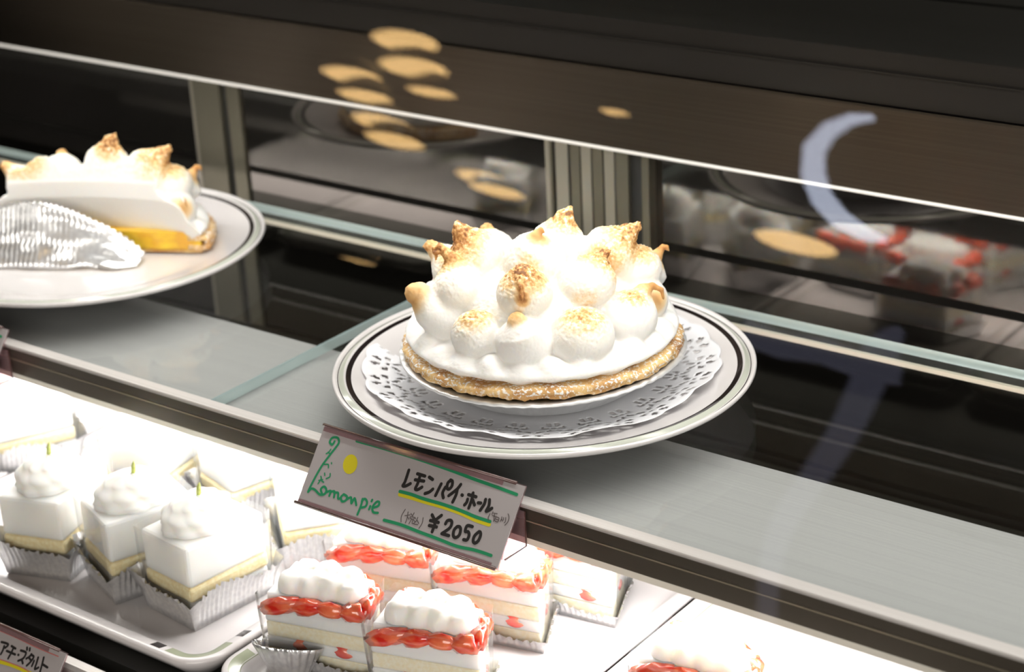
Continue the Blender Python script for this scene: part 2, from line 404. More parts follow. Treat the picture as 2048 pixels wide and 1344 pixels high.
cp('upper_panel', prof_x([(0.227, 0.1447), (0.2135, 0.1447), (0.2135, 0.1650), (0.2110, 0.1655), (0.2110, 0.1665), (0.2145, 0.167), (0.2145, 0.2833), (0.227, 0.2833)], X0, X1), DARKPANEL)
def stile(x0, x1, cuts, name='door_stile'):
    pts = [(x0, 0.2265)]; ids = []
    prev = x0
    v, f, ix = [], [], []
    for a, b, y, mi in cuts:
        vv, ff = box(x0+a, x0+b, y, 0.2270, -0.130, 0.0855)
        n = len(v); v += vv; f += [tuple(i+n for i in q) for q in ff]; ix += [mi]*6
    return cp(name, (v, f), [STILE, STILEL, STILED], idx=ix)
stile(-0.516, -0.462, [(0.0, 0.003, 0.2095, 1), (0.003, 0.034, 0.2100, 0), (0.034, 0.040, 0.2135, 2), (0.040, 0.054, 0.2125, 0)])
stile(-0.148, -0.060, [(0, 0.004, 0.2095, 1), (0.004, 0.006, 0.2100, 0), (0.006, 0.009, 0.2135, 2), (0.009, 0.020, 0.2100, 1),
    (0.020, 0.022, 0.212, 2), (0.022, 0.030, 0.2105, 0), (0.030, 0.0315, 0.212, 2), (0.0315, 0.040, 0.2105, 1), (0.040, 0.0415, 0.212, 2),
    (0.0415, 0.050, 0.2105, 0), (0.050, 0.0515, 0.212, 2), (0.0515, 0.060, 0.2105, 1), (0.060, 0.0615, 0.212, 2), (0.0615, 0.072, 0.2105, 0), (0.072, 0.082, 0.2135, 2), (0.082, 0.088, 0.2125, 0)])

# ------------------------------------------------------------------ glass shelf (two panes) on its lamp housing
def pane(x0, x1, label):
    root = tag(empty('glass_shelf', ((x0+x1)/2, 0.03, -0.0065)), label, 'glass shelf')
    v, f = box(x0, x1, -0.1177, 0.1786, -0.0065, 0.0)
    o = mk('pane', (v, f), [SHELFGLASS, GEDGE, GEDGEL], root, smooth=False, idx=[2, 2, 1, 2, 0, 0])
    o.location = -root.location
    return root
pane(X0+0.01, -0.1735, 'long left pane of the glass shelf, under the cut lemon pie')
pane(-0.1712, X1-0.01, 'right pane of the glass shelf, under the whole meringue pie')
hs = tag(empty('shelf_lamp', (0, -0.06, -0.03)), 'long grey green lamp housing with bronze front trim under the glass shelf', 'shelf light')
def hp(name, vf, m, **kw):
    o = mk(name, vf, m, hs, smooth=False, **kw); o.location = -hs.location; return o
hp('housing', join(box(X0+.01, X1-.01, -0.1172, -0.0222, -0.0270, -0.0070), box(X0+.01, X1-.01, -0.0222, -0.0030, -0.0270, -0.0090)), HOUSING)
hp('front_trim', prof_x([(-0.1180, -0.0100), (-0.1180, 0.0004), (-0.1262, 0.0004), (-0.1268, -0.0002), (-0.1268, -0.0015), (-0.1180, -0.0015)], X0, X1), TRIMPALE)
hp('bronze_strip', prof_x([(-0.1173, -0.0016), (-0.1262, -0.0016), (-0.1262, -0.0085), (-0.1250, -0.0090), (-0.1250, -0.0100), (-0.1257, -0.0105), (-0.1257, -0.0205), (-0.1173, -0.0205)], X0, X1), TRIMDARK)
hp('bright_line', box(X0, X1, -0.1263, -0.1252, -0.0098, -0.0090), TRIMLINE)
hp('reflector_lip', prof_x([(-0.1173, -0.0206), (-0.1245, -0.0206), (-0.1225, -0.0268), (-0.1173, -0.0268)], X0, X1), BEIGE)
hp('lamp_tube', box(-0.95, 0.75, -0.110, -0.050, -0.0285, -0.0272), emit_mat('shelf_tube_glow', (1, 0.98, 0.95), 5.0))
# cream support rail under the rear edge
rr = tag(mk('support_rail', prof_x([(0.1660, -0.0070), (0.1660, -0.0100), (0.1690, -0.0100), (0.1690, -0.0070)], X0+.01, X1-.01), mat('cream_rail', (0.80, 0.72, 0.60), 0.4, 0.2), smooth=False),
    'thin cream rail carrying the rear edge of the glass shelf', 'rail')

# ------------------------------------------------------------------ plates
def plate_mesh():
    top = [(0.0005, .0090), (0.04, .0090), (0.078, .0091), (0.086, .0098), (0.098, .0133), (0.110, .0170), (0.1180, .0192), (0.1183, .0193), (0.1216, .0199),
           (0.1219, .0201), (0.1228, .0210), (0.1238, .0208), (0.1250, .0199), (0.1260, .0196), (0.1262, .0194), (0.1268, .0194), (0.1270, .0198), (0.1282, .0210), (0.1292, .0212), (0.1299, .0204),
           (0.1300, .0192), (0.1290, .0178), (0.118, .0140), (0.100, .0080), (0.082, .0036), (0.077, .0020), (0.076, .0001), (0.073, .0001), (0.071, .0030), (0.0005, .0032)]
    n = 192; v, f = lathe(top, n)
    idx = []
    for i in range(len(top)-1):
        m = 2 if i == 7 else (1 if 10 <= i <= 12 else (2 if i == 14 else 0))
        idx += [m]*n
    return v, f, idx
pv, pf, pidx = plate_mesh()
def plate(loc, label):
    o = mk('dinner_plate', (pv, pf), [PORC, PORCG, BLACKG], None, idx=pidx, loc=loc)
    return tag(o, label, 'plate', 'round plates on the glass shelf')
plate((0, 0, 0.0003), 'round white plate with black ring holding the whole meringue pie')
P2 = (-0.425, 0.010)
plate((P2[0], P2[1], 0.0003), 'round white plate with black ring holding the cut pie at left')

# ------------------------------------------------------------------ doily
def plate_z(r):
    xs = [0, .078, .086, .098, .110, .118]; zs = [.0090, .0091, .0098, .0133, .0170, .0192]
    return float(np.interp(r, xs, zs))
def doily(seed, tint, ang0):
    nr, na = 46, 384
    rmax = 0.108
    v, f = [], []
    for i in range(nr+1):
        r = 0.03 + (rmax-0.03)*i/nr
        for j in range(na):
            a = 2*math.pi*j/na
            w = i/nr
            rr = r + w**6*0.0022*abs(math.sin(12*a)) + 0.006*w*n3(math.cos(a), math.sin(a), seed, 1.3)
            x, y = rr*math.cos(a), rr*math.sin(a)
            lift = 0.0005 + 0.0040*w**3*max(0, n3(math.cos(a), math.sin(a), seed+5, 2.2)+0.15) + w**4*0.0022*max(0, math.sin(7*a+3*math.cos(a)))
            v.append((x, y, plate_z(rr)+lift))
    rs = random.Random(3)
    for i in range(nr):
        w = (i+.5)/nr
        for j in range(na):
            a = (j+.5)/na*24; ca = a-round(a); c = int(round(a)) % 24
            hole = False
            if 0.50 < w < 0.97:
                # flower motif: petals as ellipses round a centre, in each of 24 sectors, staggered in two rows
                for (wc, off, sc) in ((0.84, 0.0, 1.0), (0.66, 0.5, 0.85)):
                    d = (a+off)-round(a+off)
                    px = d*2*math.pi/24*0.093/0.0115/sc; py = (w-wc)*(rmax-0.03)/0.0110/sc
                    q = math.hypot(px, py); th = math.atan2(py, px)
                    if 0.35 < q < 0.85 and math.cos(6*th) > 0.25: hole = True
                    if q < 0.14: hole = True
            if hole: continue
            k = (j+1) % na
            f.append((i*na+j, i*na+k, (i+1)*na+k, (i+1)*na+j))
    o = mk('paper_doily', (v, f), PAPER, None, solid=0.00018)
    return o
dl = doily(2.0, 1, 0)
dl.location = (-0.006, 0.008, 0); dl.rotation_euler = (0, 0, 0.3)
tag(dl, 'white lace paper doily lying under the foil pan of the whole pie', 'doily')

# ------------------------------------------------------------------ foil pan, crust, meringue
def pan_mesh():
    pr = [(0.0005, .0112), (0.052, .0112), (0.0565, .0116), (0.0600, .0140), (0.0800, .0310), (0.0840, .0322), (0.0868, .0324), (0.0878, .0318), (0.0880, .0308), (0.0868, .0302),
          (0.0838, .0308), (0.0812, .0305), (0.0610, .0132), (0.0570, .0106), (0.052, .0104), (0.0005, .0104)]
    def fr(i, a, r, z):
        if 3 <= i <= 4 or 11 <= i <= 12: return r + 0.00045*math.sin(90*a)
        return r
    def fz(i, a, r, z):
        if 5 <= i <= 9: return z + 0.00035*math.sin(60*a)*(n3(math.cos(a), math.sin(a), 0, 4)+.6) + 0.0008*math.sin(2*a+1)
        return z
    return lathe(pr, 540, fr, fz)
pn = pan_mesh()
def crust_mesh(seed):
    n = 360
    pr = [(0.070, .0330), (0.0795, .0326), (0.0824, .0328), (0.0846, .0336), (0.0858, .0347), (0.0845, .0357), (0.0862, .0367), (0.0860, .0385), (0.0846, .0398), (0.0820, .0402), (0.078, .0400), (0.070, .0400)]
    def fr(i, a, r, z):
        c, s = math.cos(a), math.sin(a)
        k = 1 if 1 <= i <= 9 else 0
        return r + k*(0.0014*n3(c, s, seed+z*60, 5) + 0.0016*n3(c, s, seed+z*260, 16) - 0.0006)
    def fz(i, a, r, z):
        c, s = math.cos(a), math.sin(a)
        if i <= 4: return z + 0.0014*n3(c, s, seed+3, 9) + 0.0009*n3(c, s, seed+5, 30)
        return z + 0.0016*n3(c, s, seed+9, 3.0) + 0.0008*n3(c, s, seed, 14)
    v, f = lathe(pr, n, fr, fz)
    sug = [max(0.0, min(1.0, (z-.0340)/.003)) * (0.75+0.9*n3(x, y, 0, 25)) + 0.40 for x, y, z in v]
    return v, f, sug
cv_, cf_, csug = crust_mesh(1.0)
def add_attr(o, name, vals):
    at = o.data.attributes.new(name, 'FLOAT', 'POINT'); at.data.foreach_set('value', np.array(vals, np.float32))

def meringue_field(cut=None):
    fl = Field((-.092, -.092, .034), (.092, .092, .124), 0.00085)
    # base disc and dome
    fl.ell((0, 0, .0455), (.0830, .0830, .0105), .004)
    for q in range(26):
        a = 2*math.pi*q/26+.1; fl.ell((.0740*math.cos(a), .0740*math.sin(a), .0455+.002*math.sin(q*2.3)+.002), (.0062, .0062, .0058), .006)
    fl.ell((0, 0, .046), (.064, .064, .0460), .006)
    if cut is not None:
        fl.ell((0, -.010, .045), (.0775, .0700, .0440), .010)
        fl.ell((.040, -.030, .050), (.034, .034, .026), .010)
    toast = []  # (pos, radius, strength, crumb)
    balls = [(-91, .0610, .0605, .0160, 1), (-63, .0610, .0590, .0168, 0), (-31, .0610, .0600, .0190, 1), (3, .0605, .0610, .0180, 1), (-122, .0590, .0610, .0158, 0),
             (33, .061, .060, .016, 1), (60, .061, .059, .015, 0), (90, .060, .060, .016, 1), (120, .061, .059, .0155, 0), (150, .060, .060, .016, 1), (180, .061, .059, .0155, 0), (-150, .061, .060, .0155, 1)]
    for a, r, z, s, c in balls:
        a = R(a); fl.ell((r*math.cos(a), r*math.sin(a), z), (s, s, s*0.90), .0016)
    # inner ring of kisses below each peak
    inner = [((-.0269, -.0453, .0790), .0150), ((.0185, -.0400, .0830), .0165), ((.0400, -.0080, .0830), .0175), ((.0421, .040, .0760), .0165),
             ((.010, .046, .068), .016), ((-.026, .040, .068), .016), ((-.046, .012, .079), .016), ((-.0480, -.0200, .0780), .0150)]
    for c, s in inner: fl.ell(c, (s, s, s*.9), .0025)
    for c, s in [((-.0300, -.0220, .0890), .0170), ((.0046, .0130, .0880), .0180), ((.0325, .0280, .0860), .0165), ((-.015, .028, .074), .016), ((.006, -.012, .090), .019)]:
        fl.ell(c, (s, s, s), .003)
    def kiss(pts, rads, strength, trad, crumb, k=.005):
        fl.chain(pts, rads, k)
        toast.append((np.array(pts), trad, strength, crumb))
    kiss([(-.0300, -.0225, .0960), (-.0359, -.0270, .1070), (-.0380, -.0287, .1118), (-.0398, -.0300, .1085), (-.0392, -.0316, .1030)], [.0135, .0052, .0024, .0012, .0009], 1.0, .0180, .9)
    kiss([(.0046, .0160, .0985), (.0069, .0177, .1085), (.0102, .0200, .1160)], [.0150, .0062, .0016], 1.0, .0135, 1)
    kiss([(.0310, .0300, .0910), (.0400, .0363, .0995), (.0448, .0400, .1045), (.0460, .0408, .1025)], [.0145, .0062, .0022, .0012], 1.0, .0180, 1)
    kiss([(-.0285, -.0440, .0860), (-.0325, -.0428, .0960), (-.0393, -.0446, .1030), (-.0425, -.0468, .1019), (-.0420, -.0478, .0992)], [.0100, .0042, .0021, .0012, .0008], 1.0, .0115, .5)
    fl.chain([(-.0375, -.0446, .1005), (-.0402, -.0475, .1000), (-.0404, -.0479, .0953)], [.0016, .0012, .0008], .001)
    kiss([(.0194, -.0410, .0870), (.0197, -.0415, .0940), (.0200, -.0425, .0985)], [.0120, .0075, .0022], 1.05, .0140, 1)
    kiss([(.0230, -.0490, .0965), (.0262, -.0535, .0925), (.0280, -.0550, .0880), (.0285, -.0555, .0860)], [.0016, .0013, .0010, .0006], 1.4, .004, .3, .002)
    kiss([(.0390, -.0070, .0860), (.0412, -.0003, .0925), (.0440, .0055, .0975), (.0462, .0070, .0990)], [.0125, .0060, .0030, .0014], 1.0, .0155, 1)
    kiss([(.0430, .0550, .0700), (.0447, .0586, .0780), (.0487, .0616, .0848), (.0508, .0632, .0842), (.0512, .0636, .0822)], [.0110, .0042, .0016, .0011, .0008], .85, .0095, .2)
    kiss([(.0614, .0120, .0655), (.0630, .0170, .0735), (.0658, .0225, .0758), (.0695, .0270, .0725), (.0703, .0278, .0668)], [.0115, .0048, .0020, .0013, .0009], .80, .0090, .0)
    kiss([(-.0368, -.0590, .0680), (-.0425, -.0625, .0785), (-.0445, -.0650, .0795), (-.0452, -.0665, .0765)], [.0110, .0068, .0055, .0030], .85, .0085, .1)
    kiss([(.0300, -.0600, .0680), (.0282, -.0610, .0750), (.0278, -.0612, .0785)], [.0120, .0055, .0012], .80, .0062, .2)
    kiss([(.0081, -.0175, .1030), (.0111, -.0167, .1100), (.0136, -.0150, .1140), (.0148, -.0140, .1120)], [.0085, .0032, .0013, .0008], .75, .0075, .0)
    kiss([(-.05, .02, .080), (-.058, .024, .089), (-.062, .026, .090)], [.010, .004, .001], 1.0, .009, .5)
    kiss([(-.055, -.02, .084), (-.064, -.024, .092), (-.068, -.026, .092)], [.009, .004, .001], .9, .009, .5)
    # toasted but flat-topped balls
    for a, r, z, s in ((-91, .0640, .0735, .0110), (-31, .0650, .0760, .0140), (3, .065, .076, .010)):
        a = R(a); toast.append((np.array([(r*math.cos(a), r*math.sin(a), z)]*2), s, .62, 1))
    return fl, toast
def cut_bow(s, z):
    return 0.012*(1-(s/.075)**2) + 0.30*np.clip(.082-z, 0, .05) + 0.32*np.clip(z-.070, 0, .06)
def meringue(cut=None):
    fl, toast = meringue_field(cut)
    if cut is not None:
        px, py, nx, ny = cut
        X = fl.ax[0][:, None, None]; Y = fl.ax[1][None, :, None]; Z = fl.ax[2][None, None, :]
        pl = ((X-px)*nx+(Y-py)*ny + cut_bow(((X-px)*(-ny)+(Y-py)*nx), Z)).astype(np.float32)
        fl.F = np.maximum(fl.F, pl)
    V, Fc = fl.mesh()
    # crumbly surface displacement and attributes
    tv = np.zeros(len(V)); cr = np.full(len(V), 0.25)
    for pts, rad, st, cb in toast:
        d = np.full(len(V), 9.0)
        tip = pts[-2] if len(pts) > 2 else pts[-1]
        top = pts[1:]
        for q in range(len(top)):
            if q == 0 and len(pts) > 2: dd = np.linalg.norm(V-top[q], axis=1)*1.25
            else: dd = np.linalg.norm(V-top[q], axis=1)
            d = np.minimum(d, dd)
        w = np.exp(-(d/rad)**2)
        tv = np.maximum(tv, st*w); cr = cr*(1-np.clip(w*1.4, 0, 1)) + cb*np.clip(w*1.4, 0, 1)
    # upward faces carry more crumbs
    c = np.hypot(V[:, 0], V[:, 1])
    upw = np.clip((V[:, 2]-.060)/.03, 0, 1)
    tv = np.maximum(tv, 0.13*upw)
    nz = np.array([noise.noise(Vector((x*900, y*900, z*900))) + .6*noise.noise(Vector((x*350, y*350, z*350))) for x, y, z in V])
    amp = 0.00120*np.clip(cr*0.9+0.35*upw, 0, 1)
    ctr = np.stack([V[:, 0]*.3, V[:, 1]*.3, np.full(len(V), .04)], 1)
    dr = V-ctr; dr /= np.linalg.norm(dr, axis=1)[:, None]
    if cut is not None:
        onp = np.abs((V[:, 0]-px)*nx+(V[:, 1]-py)*ny+cut_bow((V[:, 0]-px)*(-ny)+(V[:, 1]-py)*nx, V[:, 2])) < 0.0008
        lowp = onp & (V[:, 2] < .084)   # baked crust only outside; the cut itself is pale
        tv[lowp] *= 0.1; cr[lowp] = 0.1; amp[lowp] = 0.0002
    V = V + dr*(amp*nz)[:, None]
    return V, Fc, {'toast': np.clip(tv, 0, 1), 'crumb': np.clip(cr, 0, 1)}

pan = tag(mk('foil_pie_pan', pn, PANFOIL, None), 'round crimped foil pan under the whole meringue pie on the doily', 'foil pan')
pie = tag(empty('meringue_pie', (0, 0, 0.029)), 'whole lemon meringue pie with toasted spiky peaks on white plate', 'pie')
cr = mk('crust', (cv_, cf_), CRUST, pie); cr.location.z = -0.029; add_attr(cr, 'sugar', csug)
V, Fc, at = meringue()
mo = mesh_np('meringue', V, Fc, MERINGUE, pie, at); mo.location.z = -0.029
fo = mk('lemon_filling', lathe([(0.0005, .040), (.074, .040), (.074, .0315), (.0005, .0315)], 96), mat('lemon_curd', (0.85, 0.60, 0.03), 0.3, coat=0.3, sss=0.1, noise=((60, 60, 90), 3, (0.82, 0.56, 0.03), (0.70, 0.36, 0.03), 0.8, 0.003)), pie); fo.location.z = -0.029

# the cut pie on the left plate
rz2 = 0.0
pie2 = tag(empty('meringue_pie', (P2[0]+0.004, P2[1]+0.004, 0.0115)), 'cut lemon meringue pie showing its creamy inside, on left plate', 'pie')
nxy = Vector((0.45, -0.89)).normalized()
cutp = (0.003, -0.012, nxy.x, nxy.y)
cutq = (0.003-nxy.x*.012, -0.012-nxy.y*.012, nxy.x, nxy.y)
V2, F2, at2 = meringue(cutp)
m2 = mesh_np('meringue', V2, F2, MERINGUE, pie2, at2); m2.location.z = -0.029
def clip_mesh(v, f, cut, extra=None):
    px, py, nx, ny = cut
    keep = [((x-px)*nx+(y-py)*ny) < 0.0005 for x, y, z in v]
    return [q for q in f if all(keep[i] for i in q)]
c2 = mk('crust', (cv_, clip_mesh(cv_, cf_, cutq)), CRUST, pie2, solid=0.004); c2.location.z = -0.029; add_attr(c2, 'sugar', csug)
def half_disc(r, z0, z1, cut):
    px, py, nx, ny = cut; n = 72; pts = []
    for j in range(n):
        a = 2*math.pi*j/n; x, y = r*math.cos(a), r*math.sin(a)
        dd = (x-px)*nx+(y-py)*ny
        if dd > -0.0008: x -= nx*(dd+0.0008); y -= ny*(dd+0.0008)
        pts.append((x, y))
    return prof_z(pts, z0, z1)
f2 = mk('lemon_filling', half_disc(.080, .0300, .0445, cutq), [m for m in D.materials if m.name == 'lemon_curd'][0], pie2, smooth=False); f2.location.z = -0.029
b2 = mk('crust_base', half_disc(.080, .0285, .0312, cutq), CRUST, pie2, smooth=False); b2.location.z = -0.029; add_attr(b2, 'sugar', [0]*len(b2.data.vertices))

# hand lettering of the two price cards: (ink, pen width mm, points in mm on the card)
CW, CH = 0.1471, 0.0472
INK1 = [["yellow",1.91,[[-4.88,-1.43],[3.57,-1.14],[12.66,-1.1],[25.87,-0.7],[39.01,-0.98],[50.05,-2.08],[59.46,-2.2]]],["green",1.62,[[-5.34,0.24],[2.86,0.58],[12.07,0.33],[25.32,0.64],[38.47,0.35],[49.39,-0.44],[59.39,-0.5]]],["black",1.4,[[-4.33,13.22],[-4.17,6.43],[-4.72,3.83],[-2.75,4.12],[-0.14,6.2]]],["black",1.4,[[2.23,12.7],[7.69,12.68]]],["black",1.4,[[2.11,9.09],[8.19,9.8]]],["black",1.4,[[4.38,12.46],[4.62,7.43],[4.29,4.34],[5.96,4.18],[8.28,6.26]]],["black",1.4,[[10.77,12.86],[13.52,12.14]]],["black",1.4,[[11.73,3.36],[14.24,4.92],[15.85,7.0]]],["black",1.4,[[20.12,11.21],[19.05,4.07]]],["black",1.4,[[23.61,10.21],[23.05,6.74],[24.67,4.18]]],["black",1.4,[[25.69,14.78],[24.25,12.95],[24.74,10.12],[26.41,9.79],[27.51,11.91],[26.83,14.32],[25.25,14.78]]],["black",1.4,[[32.87,14.13],[31.54,11.06],[27.64,6.23]]],["black",1.4,[[31.73,11.11],[32.17,7.91],[31.57,3.53]]],["black",1.4,[[35.88,8.84],[36.38,8.67]]],["black",1.4,[[40.07,10.07],[45.34,10.12]]],["black",1.4,[[42.62,11.62],[43.19,8.13],[43.14,3.02]]],["black",1.4,[[40.5,7.45],[40.59,5.65],[39.78,3.98]]],["black",1.4,[[43.9,7.94],[46.11,5.6]]],["black",1.4,[[47.93,7.34],[49.7,7.61]]],["black",1.4,[[51.93,10.34],[52.04,7.48],[50.84,3.74]]],["black",1.4,[[54.43,10.79],[55.3,7.6],[54.74,4.39],[55.98,4.9],[57.72,6.71]]],["grey",0.37,[[2.43,-8.45],[1.41,-12.71],[2.48,-15.86]]],["grey",0.37,[[3.64,-11.93],[6.96,-10.49]]],["grey",0.37,[[4.87,-9.33],[5.59,-12.75],[5.61,-15.6]]],["grey",0.37,[[5.17,-11.72],[7.12,-13.1]]],["grey",0.37,[[7.09,-9.7],[8.34,-10.51]]],["grey",0.37,[[9.02,-8.82],[8.69,-10.79]]],["grey",0.37,[[7.38,-11.52],[10.0,-11.21],[10.01,-12.34],[7.73,-12.37],[7.38,-11.52]]],["grey",0.37,[[8.77,-12.67],[8.1,-15.5]]],["grey",0.37,[[9.8,-12.39],[10.03,-14.6],[11.4,-14.61]]],["grey",0.37,[[10.62,-11.04],[11.31,-11.61]]],["grey",0.37,[[12.47,-10.55],[12.22,-13.26]]],["grey",0.37,[[12.34,-11.91],[14.41,-13.62]]],["grey",0.37,[[10.5,-12.96],[11.8,-13.37],[11.2,-14.67],[14.07,-14.46]]],["grey",0.37,[[16.01,-9.81],[16.58,-12.85],[15.66,-16.11]]],["grey",0.37,[[57.75,3.56],[57.42,1.32],[58.13,0.07]]],["grey",0.37,[[59.22,5.02],[59.0,3.53]]],["grey",0.37,[[59.85,4.47],[62.2,4.73]]],["grey",0.37,[[59.63,2.98],[62.48,3.01]]],["grey",0.37,[[60.67,3.97],[61.55,0.26]]],["grey",0.37,[[62.11,2.92],[64.21,2.76],[64.26,0.62],[62.15,0.78],[62.11,2.92]]],["grey",0.37,[[62.63,1.62],[64.23,1.69]]],["grey",0.37,[[65.79,3.89],[65.94,2.5],[65.59,1.34]]],["grey",0.37,[[66.06,2.71],[66.99,1.89]]],["grey",0.37,[[67.01,3.85],[67.35,2.52]]],["grey",0.37,[[68.29,4.19],[68.88,2.21],[68.48,1.21]]],["grey",0.37,[[68.97,6.5],[70.29,4.72],[70.46,2.28],[69.35,0.03]]],["black",1.4,[[21.15,-6.77],[24.13,-9.16]]],["black",1.4,[[27.38,-5.43],[24.2,-9.33],[24.07,-10.11]]],["black",1.4,[[21.36,-10.01],[27.0,-9.7]]],["black",1.4,[[21.73,-12.86],[26.8,-12.43]]],["black",1.4,[[25.01,-10.23],[25.03,-12.46],[25.0,-15.64]]],["black",1.4,[[31.83,-9.15],[32.36,-7.23],[34.46,-6.52],[35.74,-7.73],[35.33,-10.79],[31.57,-14.96]]],["black",1.4,[[31.57,-14.96],[36.54,-14.82]]],["black",1.4,[[39.86,-8.65],[38.66,-10.99],[39.34,-13.94],[41.25,-14.7],[43.03,-12.74],[42.74,-9.7],[41.48,-8.39],[39.86,-8.65]]],["black",1.4,[[49.48,-6.12],[46.04,-6.5],[45.99,-9.73],[47.89,-9.51],[49.23,-11.04],[49.01,-13.84],[46.76,-14.35]]],["black",1.4,[[54.69,-7.61],[52.89,-10.39],[53.0,-13.27],[54.64,-14.2],[56.2,-12.38],[56.47,-9.23],[55.69,-7.7],[54.69,-7.61]]],["green",1.55,[[-9.25,-17.92],[3.01,-17.44],[17.0,-18.01],[30.56,-18.4],[43.84,-18.95],[56.11,-17.85],[67.29,-17.84]]],["green",1.56,[[-46.86,20.51],[-30.47,20.83],[-3.29,20.85],[22.85,20.1],[39.74,19.19],[55.96,18.63],[70.2,17.92]]],["green",1.23,[[-62.34,16.42],[-63.14,14.25],[-65.58,15.26],[-64.77,18.11],[-61.1,18.91],[-59.03,16.71],[-59.92,13.41],[-62.23,8.01],[-65.28,0.16],[-67.3,-8.85],[-68.34,-16.1],[-66.91,-13.94],[-63.99,-13.89],[-59.8,-15.54],[-57.09,-15.08],[-55.69,-13.62],[-56.18,-11.51],[-58.45,-10.5],[-59.95,-12.44],[-58.13,-14.67]]],["green",1.23,[[-55.95,-13.68],[-52.79,-11.65],[-52.41,-14.58]]],["green",1.23,[[-52.75,-12.44],[-49.97,-11.3],[-48.82,-14.56]]],["green",1.23,[[-49.73,-12.13],[-47.06,-11.46],[-45.65,-14.43],[-43.69,-13.71]]],["green",1.23,[[-42.78,-11.19],[-44.01,-13.35],[-42.17,-15.31],[-39.89,-14.07],[-39.96,-11.89],[-42.78,-11.19]]],["green",1.23,[[-39.55,-13.55],[-37.02,-11.59],[-35.29,-14.66],[-34.32,-11.43],[-31.53,-14.79]]],["green",1.23,[[-28.71,-10.36],[-28.22,-14.16],[-28.49,-19.69]]],["green",1.23,[[-28.71,-11.67],[-27.26,-9.91],[-25.0,-11.16],[-24.85,-13.73],[-27.23,-15.21]]],["green",1.23,[[-21.76,-12.93],[-21.86,-14.78]]],["green",1.23,[[-21.93,-9.16],[-22.07,-9.98]]],["green",1.23,[[-19.39,-13.19],[-16.5,-11.36],[-16.63,-9.24],[-18.5,-9.5],[-20.04,-12.92],[-18.41,-15.53],[-15.07,-15.18]]],["green",0.74,[[-65.17,8.14],[-63.88,9.19],[-62.97,11.4]]],["green",0.74,[[-64.23,9.33],[-62.57,8.82]]],["green",0.74,[[-63.68,1.88],[-61.05,2.49],[-60.02,0.72]]],["green",0.74,[[-59.13,4.05],[-58.8,3.55]]],["green",0.74,[[-61.36,-2.94],[-60.69,-4.12]]],["green",0.74,[[-57.35,-2.2],[-56.84,-4.09],[-58.87,-5.69]]],["green",0.74,[[-63.22,-5.4],[-62.35,-6.75],[-63.34,-9.91]]],["green",0.74,[[-63.59,-7.95],[-61.13,-6.91]]],["green",0.74,[[-61.31,-7.85],[-59.74,-8.13]]]]
LEMON = [[-40.52,6.82],[-40.49,5.33],[-40.82,3.92],[-41.47,2.68],[-42.42,1.7],[-43.6,1.05],[-44.92,0.76],[-46.3,0.87],[-47.64,1.36],[-48.86,2.2],[-49.86,3.34],[-50.58,4.7],[-50.97,6.18],[-51.0,7.68],[-50.67,9.1],[-50.0,10.34],[-49.04,11.32],[-47.85,11.97],[-46.52,12.24],[-45.15,12.12],[-43.81,11.62],[-42.61,10.77],[-41.62,9.63],[-40.91,8.29]]
INK2 = [["yellow",1.98,[[13.61,2.18],[23.56,3.3],[33.43,4.39],[43.66,4.63],[53.95,4.57]]],["red",0.51,[[13.04,3.19],[22.86,4.55],[32.93,5.29],[43.11,5.63],[50.22,5.17]]],["red",0.56,[[7.05,20.2],[14.1,20.28],[31.52,20.41],[48.93,20.04],[68.34,20.38]]],["black",1.05,[[19.07,14.52],[25.2,14.84],[23.87,12.19]]],["black",1.05,[[22.56,12.97],[22.67,9.93],[22.19,7.65]]],["black",1.05,[[28.39,14.74],[32.45,14.32]]],["black",1.05,[[25.97,10.93],[33.93,11.01]]],["black",1.05,[[30.48,14.43],[30.37,11.8],[29.45,7.16]]],["black",1.05,[[36.36,11.63],[36.82,11.54]]],["black",1.05,[[37.16,14.58],[41.95,14.64],[41.54,10.99],[38.18,8.32]]],["black",1.05,[[40.8,9.83],[42.64,8.05]]],["black",1.05,[[41.29,17.72],[41.96,16.51]]],["black",1.05,[[43.72,17.99],[44.23,16.74]]],["black",1.05,[[46.8,15.18],[45.81,13.24],[44.0,11.52]]],["black",1.05,[[47.02,14.78],[49.32,14.32],[48.58,11.29],[46.38,7.81]]],["black",1.05,[[45.73,12.75],[47.96,11.8]]],["black",1.05,[[50.81,12.21],[50.58,8.88]]],["black",1.05,[[53.04,14.99],[53.43,11.15],[53.78,8.0],[56.26,9.7]]],["black",1.05,[[57.4,16.33],[58.08,12.59],[58.65,7.8]]],["black",1.05,[[58.87,12.37],[63.2,11.85]]]]
LAMPS = [([-0.6331, -0.6084, 0.7481], [0.1912, -0.4987, -0.8737], 0.035), ([-0.6234, -0.6321, 0.7348], [0.1781, -0.51, -0.8646], 0.0358), ([-0.672, -0.6141, 0.6941], [0.1676, -0.5042, -0.8683], 0.0305), ([-0.659, -0.6353, 0.6872], [0.141, -0.5284, -0.8518], 0.0279), ([-0.606, -0.6575, 0.7278], [0.1135, -0.5526, -0.8358], 0.0252), ([-0.6405, -0.6635, 0.6787], [0.1006, -0.4552, -0.901], 0.0332), ([-0.6294, -0.6805, 0.6728], [0.1155, -0.4833, -0.8818], 0.0313), ([-0.5482, -0.7438, 0.6953], [0.079, -0.4405, -0.9076], 0.0324), ([-0.5373, -0.7558, 0.6932], [0.0831, -0.4842, -0.881], 0.0292), ([-0.2649, -0.8816, 0.8021], [0.066, -0.4455, -0.9066], 0.0438), ([-0.6387, -0.7551, 0.5637], [0.0446, -0.5316, -0.847], 0.0175), ([-0.6335, -0.754, 0.5728], [0.0318, -0.5446, -0.8389], 0.0138), ([-0.4484, -0.7347, 0.811], [0.1383, -0.537, -0.8469], 0.0146)]
